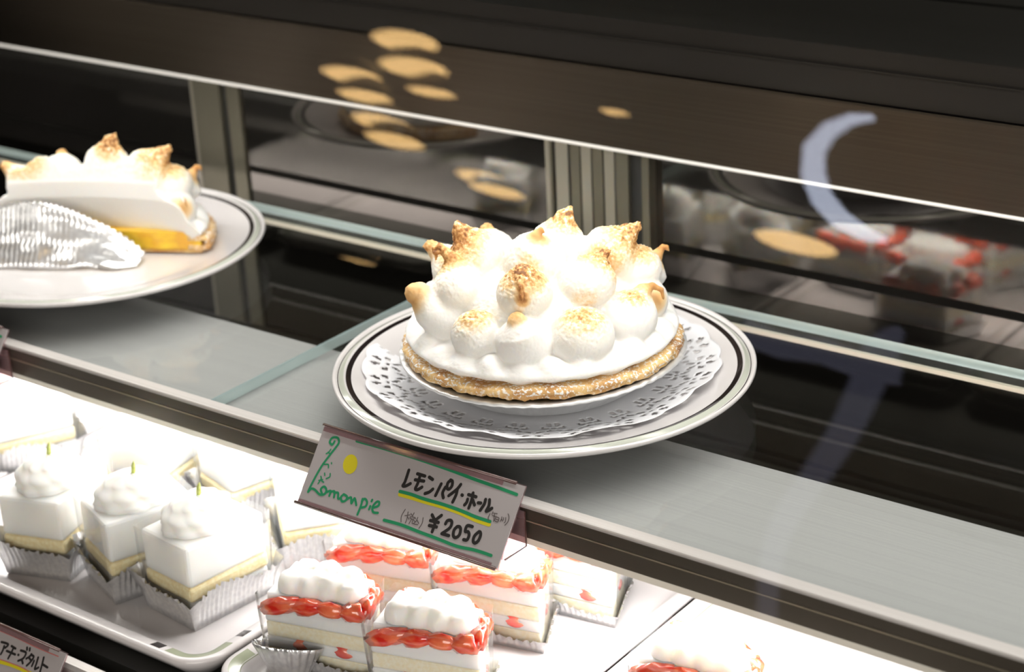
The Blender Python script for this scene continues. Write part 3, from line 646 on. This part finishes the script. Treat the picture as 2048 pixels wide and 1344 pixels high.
ARC = [[-0.1722, -0.7402, 0.8627], [-0.1914, -0.737, 0.8527], [-0.2092, -0.7402, 0.8366], [-0.2193, -0.7502, 0.8183], [-0.2168, -0.7675, 0.801], [-0.2049, -0.787, 0.7877], [-0.1865, -0.8045, 0.781], [-0.1622, -0.8198, 0.7807], [-0.1416, -0.8285, 0.785]]
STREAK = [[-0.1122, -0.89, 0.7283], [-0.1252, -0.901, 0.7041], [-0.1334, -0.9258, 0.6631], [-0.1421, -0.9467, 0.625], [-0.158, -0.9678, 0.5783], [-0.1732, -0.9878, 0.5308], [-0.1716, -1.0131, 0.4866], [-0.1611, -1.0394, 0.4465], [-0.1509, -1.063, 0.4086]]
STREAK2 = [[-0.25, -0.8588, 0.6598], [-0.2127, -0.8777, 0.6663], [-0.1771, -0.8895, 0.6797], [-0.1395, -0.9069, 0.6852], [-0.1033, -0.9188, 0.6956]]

# ------------------------------------------------------------------ trays
OLIVE = mat('melamine_green_band', (0.33, 0.36, 0.25), 0.2, coat=0.3)
TRAYW = mat('melamine_white', (0.70, 0.665, 0.67), 0.2, coat=0.25)
def tray_mesh(w, l):
    rc = 0.025
    loops = [(0.0240, -.1306), (0.012, -.1306), (0.0035, -.1215), (0.0, -.1165), (0.0004, -.1148), (0.0018, -.1139), (0.0040, -.1138), (0.0042, -.1138), (0.0108, -.1156), (0.0111, -.1158), (0.0116, -.1162), (0.0132, -.1185), (0.0155, -.1213), (0.0190, -.1222), (0.0240, -.1223)]
    P = []
    ns, nc = 60, 24
    def perim(d):
        r = max(rc-d, 0.0008); pts = []
        cs = [(w/2-rc, -l/2+rc, -90), (w/2-rc, l/2-rc, 0), (-w/2+rc, l/2-rc, 90), (-w/2+rc, -l/2+rc, 180)]
        for ci, (cx, cy, a0) in enumerate(cs):
            for k in range(nc+1):
                a = R(a0+90*k/nc); pts.append((cx+r*math.cos(a), cy+r*math.sin(a)))
            nx = cs[(ci+1) % 4]
            a = R(a0+90); p = (cx+r*math.cos(a), cy+r*math.sin(a)); q = (nx[0]+r*math.cos(a), nx[1]+r*math.sin(a))
            for k in range(1, ns):
                pts.append((p[0]+(q[0]-p[0])*k/ns, p[1]+(q[1]-p[1])*k/ns))
        return pts
    v, f, ix = [], [], []
    n = 4*(nc+ns)
    for d, z in loops: v += [(x, y, z) for x, y in perim(d)]
    seglen = [(l-2*rc)/ns, (w-2*rc)/ns]*2
    for i in range(len(loops)-1):
        for j in range(n):
            k = (j+1) % n
            f.append((i*n+j, i*n+k, (i+1)*n+k, (i+1)*n+j))
            m = 0
            side, t = divmod(j, nc+ns)
            if t < nc: dist = 0
            else:
                a = (t-nc+.5)*seglen[side]; b = (ns-(t-nc)-.5)*seglen[side]; dist = min(a, b)
            if i == 7:
                if dist < 0.0095: m = 1
                elif 0.0145 < dist < 0.0225: m = 2
                if 0.0035 < dist < 0.0045 : m = 2
            if i == 9: m = 1
            ix.append(m)
    f.append(tuple(range((len(loops)-1)*n, len(loops)*n))); ix.append(0)
    f.append(tuple(range(n))[::-1]); ix.append(0)
    return v, f, ix
tw, tl = 0.1945, 0.290
tv_, tf_, tix = tray_mesh(tw, tl)
wt_ = tray_mesh(0.305, tl)
for cx, lb in ((-0.7005, 'white tray beyond the left edge, seen only mirrored in the back doors'), (-0.5005, 'white tray at the far left edge, its side behind the leftmost cream cake'), (-0.24725, 'white tray with green corner band holding the pistachio topped cream cakes'),
               (0.0058, 'white tray with green corner band holding the strawberry shortcakes'), (0.2030, 'white tray at right, nearly empty, under the lower right cream cake')):
    q = wt_ if -.3 < cx < -.2 else (tv_, tf_, tix)
    o = mk('serving_tray', q[:2], [TRAYW, OLIVE, BLACKG], None, idx=q[2], loc=(cx, -0.2225+tl/2, 0))
    tag(o, lb, 'tray', 'rectangular trays on the lower deck')

# ------------------------------------------------------------------ cream cakes
TZ = -0.1222
def rosette(Rr, H, fl=9, tw_=1.6, sx=1.0, seed=0, tiers=3):
    v, f = [], []; nr, na = 34, 108
    for i in range(nr+1):
        t = i/nr
        base = math.cos(t*math.pi/2)**0.70
        st = 1-0.08*abs(math.sin(tiers*math.pi*t))**2 * (1 if t < .9 else 0)
        for j in range(na):
            a = 2*math.pi*j/na
            rid = abs(math.sin(fl*a/2+tw_*t*3))
            r = Rr*base*st*(0.94+0.075*rid)*(1+0.08*n3(math.cos(a), math.sin(a), seed+t*1.5, 1.6))
            z = H*math.sin(t*math.pi/2)**0.85*(1+0.05*n3(math.cos(a)+seed, math.sin(a), t, 2))
            if t < .08: r *= 0.95
            v.append((r*math.cos(a)*sx, r*math.sin(a), z))
    for i in range(nr):
        for j in range(na):
            k = (j+1) % na; f.append((i*na+j, i*na+k, (i+1)*na+k, (i+1)*na+j))
    f.append(tuple(range(nr*na, (nr+1)*na)))
    return v, f
def resample(poly, step=0.0012, close=True):
    out = []; n = len(poly)
    for i in range(n if close else n-1):
        a = Vector(poly[i]); b = Vector(poly[(i+1) % n]); m = max(1, int((b-a).length/step))
        for k in range(m): out.append(tuple(a+(b-a)*k/m))
    return out
def offset(poly, d):
    """outward offset of a counter-clockwise polygon"""
    n = len(poly); out = []
    for i in range(n):
        p = Vector(poly[i]); a = (p-Vector(poly[i-1])); b = (Vector(poly[(i+1) % n])-p)
        if a.length < 1e-9 or b.length < 1e-9: out.append(tuple(p)); continue
        a.normalize(); b.normalize()
        na_, nb = Vector((a.y, -a.x)), Vector((b.y, -b.x)); m = (na_+nb)
        m = m/max(m.length_squared, .35)*2*d if m.length > 1e-6 else na_*d
        out.append(tuple(p+m))
    return out
def wallmesh(poly, zs, offs, pleat=0.0, npl=1.3, jag=0.0, seed=0, gap=None):
    """sheet wrapped round a polygon: rows at heights zs with outward offsets offs; zigzag pleats and a jagged top"""
    P0 = resample(poly, 0.0009); n = len(P0)
    rows = []
    for z, o in zip(zs, offs):
        rows.append((z, offset(P0, o)))
    v, f = [], []
    for ri, (z, P) in enumerate(rows):
        t = ri/(len(rows)-1)
        Pn = offset(P0, offs[ri]+0.001)
        for j, (x, y) in enumerate(P):
            q = pleat*t*(1 if (j//2) % 2 else -1)
            dx, dy = Pn[j][0]-x, Pn[j][1]-y; L = math.hypot(dx, dy)+1e-9
            zz = z + (jag*t**3*(0.6*(1 if (j//3) % 2 else -1)*.35 + 2.2*n3(x+seed, y, seed, 30)))
            v.append((x+dx/L*q, y+dy/L*q, zz))
    for i in range(len(rows)-1):
        for j in range(n):
            k = (j+1) % n; f.append((i*n+j, i*n+k, (i+1)*n+k, (i+1)*n+j))
    # bottom
    f.append(tuple(range(n))[::-1])
    return v, f
def prism(poly, z0, z1, n=1):
    return prof_z(poly, z0, z1)

def film_mesh(poly, z0, z1, flare=0.0015):
    P = resample(poly, .003); n = len(P); v, f = [], []
    for ri in range(4):
        t = ri/3; Q = offset(P, 0.0010+flare*t)
        for j, (x, y) in enumerate(Q): v.append((x+0.0006*n3(x, y, t, 90), y+0.0006*n3(y, x, t, 90), z0+(z1-z0)*t))
    for i in range(3):
        for j in range(n):
            k = (j+1) % n; f.append((i*n+j, i*n+k, (i+1)*n+k, (i+1)*n+j))
    return v, f
def cream_cake():
    root = empty('cream_cake', (0, 0, 0))
    L, w = 0.062, 0.046
    poly = [(0, 0), (L, 0), (L, w), (0, w)]
    for nm, z0, z1, m, ins in (('mousse_base', .0012, .0185, MOUSSE, .0004), ('sponge_layer', .0186, .0285, SPONGE, 0.0), ('mousse_top', .0286, .0565, MOUSSE, .0004)):
        mk(nm, prism(offset(resample(poly, .012), -ins), z0, z1), m, root, smooth=False, bevel=.0022)
    r = mk('cream_rosette', rosette(.0218, .0185, 9, 1.7, 1.22, tiers=3), CREAM, root); r.location = (L*.47, w*.5, .0560)
    pi_ = mk('pistachio_sliver', tube([(0, 0, 0), (.0004, 0, .003), (.0002, .0005, .0065), (-.0004, 0, .0100)], [.0006, .0017, .0015, .0004], 8), PISTA, root)
    pi_.location = (L*.47+.001, w*.5, .0730); pi_.rotation_euler = (0.15, 0.2, 0)
    mk('foil_cup', wallmesh(poly, [.0004, .007, .014, .020, .0250], [.0008, .0016, .0030, .0052, .0072], .0007, jag=.0035), FOIL, root)
    mk('clear_film', film_mesh(poly, .004, .0585), FILM, root)
    return root
def shortcake():
    root = empty('strawberry_shortcake', (0, 0, 0))
    L, ha = 0.068, R(37.5)
    fd, sd = Vector((math.cos(ha), math.sin(ha))), Vector((math.cos(ha), -math.sin(ha)))
    Bc = sd*.037; Cc = Bc + Vector((math.cos(R(31)), math.sin(R(31))))*.060
    poly = [(0, 0), tuple(Bc), tuple(Cc), tuple(fd*L)]
    ins = lambda d: offset(poly, -d)
    mk('lower_sponge', prism(ins(.0006), .0012, .0125), PALESPONGE, root, smooth=False, bevel=.0008)
    mk('filling_cream', prism(ins(.0002), .0126, .0205), CREAM, root, smooth=False, bevel=.0012)
    mk('upper_sponge', prism(ins(.0005), .0206, .0300), PALESPONGE, root, smooth=False, bevel=.0008)
    mk('cream_layer', prism(ins(.0), .0301, .0420), CREAM, root, smooth=False, bevel=.0018)
    rs = random.Random(11)
    def slab(cx, cy, cz, a, lx, ly, lz, tilt=0.0):
        v, f = lathe([(0.0001, -1), (.55, -.86), (.86, -.5), (1, 0), (.86, .5), (.55, .86), (.0001, 1)], 14)
        out = []
        for x, y, z in v:
            k = 1+0.45*n3(x+cx*150, y, z, 1.5)
            x, y, z = x*lx*k, y*ly*k, z*lz*k
            x, z = x*math.cos(tilt)-z*math.sin(tilt), x*math.sin(tilt)+z*math.cos(tilt)
            out.append((cx+x*math.cos(a)-y*math.sin(a), cy+x*math.sin(a)+y*math.cos(a), cz+z))
        return out, f
    for s, ds in ((1, ((.009, .0078), (.023, .0100), (.039, .0108), (.056, .0105))), (-1, ((.010, .0075), (.026, .0095)))):
        for d, ll in ds:
            x, y = d*math.cos(ha*s), d*math.sin(ha*s); x += math.sin(ha)*.0004; y -= math.cos(ha)*s*.0004
            mk('strawberry_slice', slab(x, y, .0468-d*.06+rs.uniform(-.0012, .0012), ha*s, ll*rs.uniform(.85, 1.35), .0050, .0060*rs.uniform(.75, 1.1), rs.uniform(-.3, .3)), BERRY, root)
    for t_, ll in ((.22, .0095), (.50, .0110), (.80, .0095)):
        q = Bc + (Cc-Bc)*t_
        mk('strawberry_slice', slab(q.x, q.y+.0008, .0445+rs.uniform(-.001, .001), R(31), ll, .0050, .0062, rs.uniform(-.2, .2)), BERRY, root)
    for s, d in ((1, .018), (1, .047), (-1, .022)):
        x, y = d*math.cos(ha*s), d*math.sin(ha*s); x += math.sin(ha)*.0024; y -= math.cos(ha)*s*.0024
        mk('strawberry_piece', slab(x, y, .0168+rs.uniform(-.001, .001), ha*s, .0075, .0034, .0040, rs.uniform(-.3, .3)), BERRY, root)
    fl = Field((-.012, -.052, .040), (.082, .052, .074), .0009)
    for u, v_, rr, h in ((.012, .012, .0085, .0085), (.024, .0125, .0095, .0100), (.037, .0125, .0098, .0105), (.050, .0125, .0092, .0095), (.016, .026, .0088, .0090), (.030, .0265, .0095, .0100), (.044, .0260, .0090, .0090)):
        x, y = (fd*u+sd*v_)[:]
        fl.ell((x, y, .0500), (rr, rr, h), .0030)
        for q in range(5):
            a = q*1.257+x*90; fl.ell((x+rr*.45*math.cos(a), y+rr*.45*math.sin(a), .0510+h*.50), (rr*.34, rr*.34, h*.34), .0025)
    Vc, Fq = fl.mesh()
    Vc = Vc + np.array([[.0006*n3(a+3, b_, c_, 140), .0006*n3(a, b_+3, c_, 140), .0008*n3(a, b_, c_+3, 110)] for a, b_, c_ in Vc])
    mesh_np('cream_topping', Vc, Fq, CREAM, root)
    mk('cream_top', prism(ins(.0020), .0421, .0490), CREAM, root, smooth=False, bevel=.001)
    mk('foil_cup', wallmesh(poly, [.0004, .004, .008, .0115], [.0008, .0014, .0028, .0050], .0006, jag=.0030, seed=3), FOIL, root)
    mk('clear_film', film_mesh(poly, .003, .0500, .0020), FILM, root)
    return root
def fan(nm, wdt, h, m):
    """pleated foil cup pressed half flat: a fluted bowl wall standing on its small round base"""
    v, f = [], []; n = 132
    for i in range(8):
        t = i/7
        for j in range(n):
            a = 2*math.pi*j/n
            rr = wdt*(0.50+0.50*t**.8); q = (1 if (j//3) % 2 else -1)*.0010*t
            side = .5-.5*math.sin(a)   # taller at the viewer's side
            v.append(((rr+q)*math.cos(a), (rr+q)*math.sin(a)*.75, h*t*(.45+.55*side)+.0008*(1 if (j//3) % 2 else 0)*t))
    for i in range(7):
        for j in range(n): k = (j+1) % n; f.append((i*n+j, i*n+k, (i+1)*n+k, (i+1)*n+j))
    f.append(tuple(range(n))[::-1])
    return v, f

cc = cream_cake(); first = True
def place_cake(src, used, x, y, az, label, group, cat, s=1.0):
    o = src if not used else copy_tree(src)
    o.location = (x, y, TZ); o.rotation_euler = (0, 0, R(az)); o.scale = (s, s, s)
    return tag(o, label, cat, group)
G1 = 'pistachio topped cream cakes on the lower trays'
for i, (x, y, az, lb) in enumerate([
    (-.1385, -.1835, 84, 'cream cake with pistachio at tray corner, rightmost of the three front cakes'),
    (-.2050, -.1880, 70, 'cream cake with pistachio in silver foil, middle of the three front cakes'),
    (-.2530, -.1845, 108, 'cream cake with pistachio and crinkled silver foil, leftmost of the three front cakes'),
    (-.2614, -.0924, 100, 'cream cake directly behind the two left front cakes'),
    (-.2066, -.0790, 74, 'cream cake in the second row, middle, below the steel trim'),
    (-.1394, -.1000, 50, 'cream cake half hidden behind the hand lettered price card at its left'),
    (-.4083, -.1185, 66, 'cream cake cut off by the left picture edge with wide pleated foil')]):
    place_cake(cc, i > 0, x, y, az, lb, G1, 'cake')
sc = shortcake()
G2 = 'strawberry shortcakes on the middle tray'
for i, (x, y, az, lb) in enumerate([
    (-0.0075, -0.169, 157, 'strawberry shortcake at front left of its tray, beside pleated silver foil'),
    (-0.0160, -0.101, 158, 'strawberry shortcake directly under the price card, behind the front left one'),
    (0.0563, -0.0886, 155, 'tall looking strawberry shortcake right of the price card bottom corner'),
    (0.0760, -0.0420, 150, 'strawberry shortcake farthest right, half under the bronze trim'),
    (0.0676, -0.1603, 158, 'strawberry shortcake nearest the viewer, cut off by the bottom picture edge')]):
    place_cake(sc, i > 0, x, y, az, lb, G2, 'cake')
o = place_cake(sc, True, 0.2144, -0.1179, 150, 'cake on the right hand tray showing only its cream top', G2, 'cake')
ff = tag(mk('pleated_foil', fan('f', .021, .026, FOIL), FOIL, None, solid=.0002), 'loose fan of pleated silver foil in front of the front left shortcake', 'foil')
ff.location = (-.0560, -.1860, TZ+.0003); ff.rotation_euler = (0, 0, R(20))

# pleated foil leaning on the cut side of the left pie
def lean_foil():
    v, f = [], []; n = 220
    for i in range(13):
        t = i/12
        for j in range(n+1):
            s = j/n; x = (s-.5)*.150
            hgt = .050*max(0.0, math.sin(math.pi*(s*.97+.02)))**.7*(1-.25*s)
            pl = (1 if (j//3) % 2 else -1)*.0011*(.2+.8*t)*(1.0 if s < .5 else .35)
            cr_ = .0045*n3(x*2, t*.5, 1, 22)*(1-t) + (.0030*n3(x, t, 4, 40))*(1 if s > .4 else .4)
            y = -.020*(1-t)**1.4 + .004 - .010*math.cos((s-.5)*2.6) + pl + cr_
            v.append((x, y, hgt*t + .0012*t*(1 if (j//3) % 2 else 0)))
    for i in range(12):
        for j in range(n): f.append((i*(n+1)+j, i*(n+1)+j+1, (i+1)*(n+1)+j+1, (i+1)*(n+1)+j))
    return v, f
lf = tag(mk('pleated_foil', lean_foil(), FOIL, None, solid=.0002), 'pleated silver foil sheet covering the cut side of the left pie', 'foil')
lf.location = (P2[0]-.022, P2[1]-.022, .0105); lf.rotation_euler = (0, 0, math.atan2(nxy.y, nxy.x)+math.pi/2)

# ------------------------------------------------------------------ price cards
CARD = mat('card_paper', (0.40, 0.365, 0.37), 0.6)
INKS = {'green': mat('green_marker', (0.01, 0.24, 0.10), 0.6), 'black': mat('black_marker', (0.012, 0.010, 0.010), 0.6),
        'yellow': mat('yellow_marker', (0.62, 0.53, 0.01), 0.6), 'grey': mat('grey_pencil', (0.10, 0.08, 0.08), 0.7), 'red': mat('red_pencil', (0.50, 0.14, 0.13), 0.7)}
ACR = glass_mat('mauve_acrylic', (0.80, 0.66, 0.68), refl=1.2, rough=0.03, haze=0.15, hazecol=(0.62, 0.46, 0.47))
ACRD = mat('dark_acrylic_edge', (0.10, 0.05, 0.045), 0.2, coat=0.5)
INKNAME = {'green': 'green_lettering', 'black': 'black_lettering', 'yellow': 'yellow_marker_line', 'grey': 'small_grey_lettering', 'red': 'red_marker_line'}
ZL = {'yellow': .00010, 'red': .00013, 'green': .00016, 'grey': .00020, 'black': .00024}
def smooth_line(P, n=6):
    P = [Vector(p) for p in P]
    if len(P) < 3: return P
    out = []
    for i in range(len(P)-1):
        a, b, c, d = P[max(i-1, 0)], P[i], P[i+1], P[min(i+2, len(P)-1)]
        for k in range(n):
            t = k/n
            out.append(0.5*((2*b)+(c-a)*t+(2*a-5*b+4*c-d)*t*t+(3*b-a-3*c+d)*t**3))
    return out+[P[-1]]
def ribbon(P, wd, z):
    P = smooth_line(P); v, f = [], []
    h = wd/2
    for i in range(len(P)-1):
        a, b = P[i], P[i+1]; d = (b-a)
        if d.length < 1e-9: continue
        d.normalize(); nn = Vector((-d.y, d.x))*h; k = len(v)
        v += [tuple(a+nn), tuple(a-nn), tuple(b-nn), tuple(b+nn)]; f.append((k, k+1, k+2, k+3))
    for c in P:
        k = len(v); m = 12
        v += [(c.x+h*math.cos(2*math.pi*j/m), c.y+h*math.sin(2*math.pi*j/m)) for j in range(m)]; f.append(tuple(range(k, k+m)))
    # local card frame: X along width, Z up, -Y out of the face
    return [(x, -z-i*2e-8, y) for i, (x, y) in enumerate(v)], f
def price_card(center, yaw, tilt, ink, lemon, label, w=CW, h=CH, seed=0):
    root = tag(empty('price_card', center, yaw), label, 'price card', 'price cards in mauve acrylic holders')
    body = mk('card', box(-w/2, w/2, -.0004, .0004, -h/2, h/2), CARD, root, smooth=False)
    body.rotation_euler = (-tilt, 0, 0)
    by = {}
    for col, wd, pts in ink:
        lo = [(p[0]/1000, p[1]/1000) for p in pts]
        lo = [(min(max(a, -w/2+.001), w/2-.001), min(max(b, -h/2+.001), h/2-.001)) for a, b in lo]
        by.setdefault(col, []).append(ribbon(lo, wd/1000*(1.5 if col == 'grey' else 1.4 if col == 'black' else 1.2), .0004+ZL[col]))
    if lemon:
        by['yellow'].append(([(a/1000, -.0004-ZL['yellow'], b/1000) for a, b in lemon][::-1], [tuple(range(len(lemon)))]))
    for col, parts in by.items():
        mk(INKNAME[col], join(*parts), INKS[col], body, smooth=False)
    # holder: clear sleeve with rolled ends, bent bracket hooking on the trim behind
    hd = empty('holder', (0, 0, 0)); hd.parent = root; hd.rotation_euler = (-tilt, 0, 0)
    mk('back_sheet', box(-w/2, w/2, .0005, .0015, -h/2-.0005, h/2+.0005), ACR, hd, smooth=False)
    mk('top_roll', join(tube([(-w/2-.001, -.0002, h/2+.0003), (w/2-.006, -.0002, h/2+.0003)], .0011, 12)), ACRD, hd)
    mk('top_flap', box(-w/2+.001, w/2-.014, -.0014, -.0009, h/2-.0032, h/2), ACR, hd, smooth=False)
    mk('bottom_flap', box(-w/2+.001, w/2-.004, -.0014, -.0009, -h/2, -h/2+.0020), ACR, hd, smooth=False)
    mk('bottom_roll', join(tube([(-w/2-.0015, -.0006, -h/2-.0004), (w/2-.001, -.0006, -h/2-.0004)], .0011, 12)), ACRD, hd)
    ct, st = math.cos(tilt), math.sin(tilt)
    # bracket in the card's upright frame: from the back of the card near its foot, back and up to the trim face
    zb = -h/2*ct*.80; yb = zb*st/ct + .0022
    top = .0052
    pr = [(yb, zb), (.0098+.0004, -.0160), (.0098+.0004, top), (.0108+.0004, top), (.0108+.0004, -.0165), (yb+.0004, zb-.0010)]
    mk('bracket', prof_x(pr, -w/2+.001, w/2+.001), ACR, root, smooth=False)
    ed = mk('bracket_edge', prof_x(pr, w/2+.001, w/2+.0016), ACRD, root, smooth=False)
    return root
TILT = 0.6495
price_card((.0038, -.1385, -.0083), .0, TILT, INK1, LEMON, 'price card reading lemon pie whole 2050 yen, below the whole meringue pie')
# second card low at the left; its right end shows
c2 = Vector((-.1763-CW/2, -.2524-CH/2*math.sin(TILT), -.1145-CH/2*math.cos(TILT)))
price_card(c2, 0, TILT, INK2, None, 'price card with yellow underline at the lower left corner of the picture')
GL = [s for s in INK1 if s[0] == 'green' and len(s[2]) == 7 and s[1] > 1.2]
price_card((-.3580-CW/2, -.1385, -.0083), 0, TILT, GL, None, 'price card end peeking in at the left edge below the cut pie')

# ------------------------------------------------------------------ shop lamps on the customers' side (seen mirrored in the sloping front glass)
WARM = emit_mat('warm_lamp_glow', (1.0, 0.62, 0.25), 11.0)
SHADE = mat('lamp_shade_black', (0.02, 0.017, 0.015), 0.4)
LAMPLB = ['upper left amber lamp glow, highest one above the steel band', 'amber lamp glow on the band just under the highest one', 'leftmost amber lamp glow on the steel band', 'amber lamp glow low on the band, below the leftmost one',
    'faint amber lamp glow on the band beside the golden patch', 'amber lamp glow right under the band edge, upper of a pair', 'amber lamp glow right under the band edge, lower of a pair', 'amber lamp glow left of the whole pie top, upper of a pair',
    'amber lamp glow left of the whole pie top, lower of a pair', 'wide amber lamp glow before the mirrored cakes at right', 'thin amber lamp streak low beside the glass seam, longer of two', 'thin amber lamp streak low beside the glass seam, shorter of two', 'faint amber lamp glow on the band above the whole pie']
def lamp(pos, nrm, rad, lb):
    root = tag(empty('pendant_lamp', pos), lb, 'lamp', 'warm pendant lamps over the customer side')
    q = Vector(nrm).to_track_quat('Z', 'Y').to_matrix()
    def tr(vf): return [tuple(q @ Vector(a)) for a in vf[0]], vf[1]
    mk('lamp_disc', tr(lathe([(.0001, 0), (rad, 0)], 40)), WARM, root, smooth=False)
    mk('shade', tr(lathe([(rad*1.04, .0005), (rad*1.06, -.001), (rad*.9, -.012), (rad*.3, -.020), (.0001, -.020)], 40)), SHADE, root)
    a = q @ Vector((0, 0, -.019))
    mk('cord', tube([tuple(a), (a.x, a.y, 1.5-pos[2])], .0012, 6), SHADE, root)
for a, lb in zip(LAMPS, LAMPLB): lamp(*a, lb)  # second lamp of each pair is added, imitating the glass's double reflection
def stub(nm, path, rads, m, label, extra=None):  # added glowing shape on a cord, imitating a blurred reflection in the glass
    root = tag(empty(nm, path[0]), label, 'reflection stand-in'); 
    o = mk('glow_body', tube(path, rads, 16), m, root); o.location = -Vector(path[0])
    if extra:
        o = mk('side_glow', tube(extra, .013, 16), m, root); o.location = -Vector(path[0])
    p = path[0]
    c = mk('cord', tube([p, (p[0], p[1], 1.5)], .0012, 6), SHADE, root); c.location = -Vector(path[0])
stub('curved_glow_standin', ARC, [.003, .006, .009, .0115, .012, .011, .010, .007, .003], emit_mat('pale_blue_glow', (0.74, 0.80, 1.0), 7.0), 'added curved glow imitating a bluish white reflection at upper right of the glass')  # added glow for the pale curved reflection, not a real lamp
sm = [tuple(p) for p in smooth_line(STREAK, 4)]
stub('long_glow_standin', sm, [.020*(1-.6*i/len(sm))*min(1, (i+1)/5) for i in range(len(sm))], emit_mat('pale_lavender_glow', (0.70, 0.70, 1.0), 0.55), 'long pale lavender streak mirrored at right of the glass', STREAK2)  # added glow for the lavender reflection of a shirt, not a real lamp
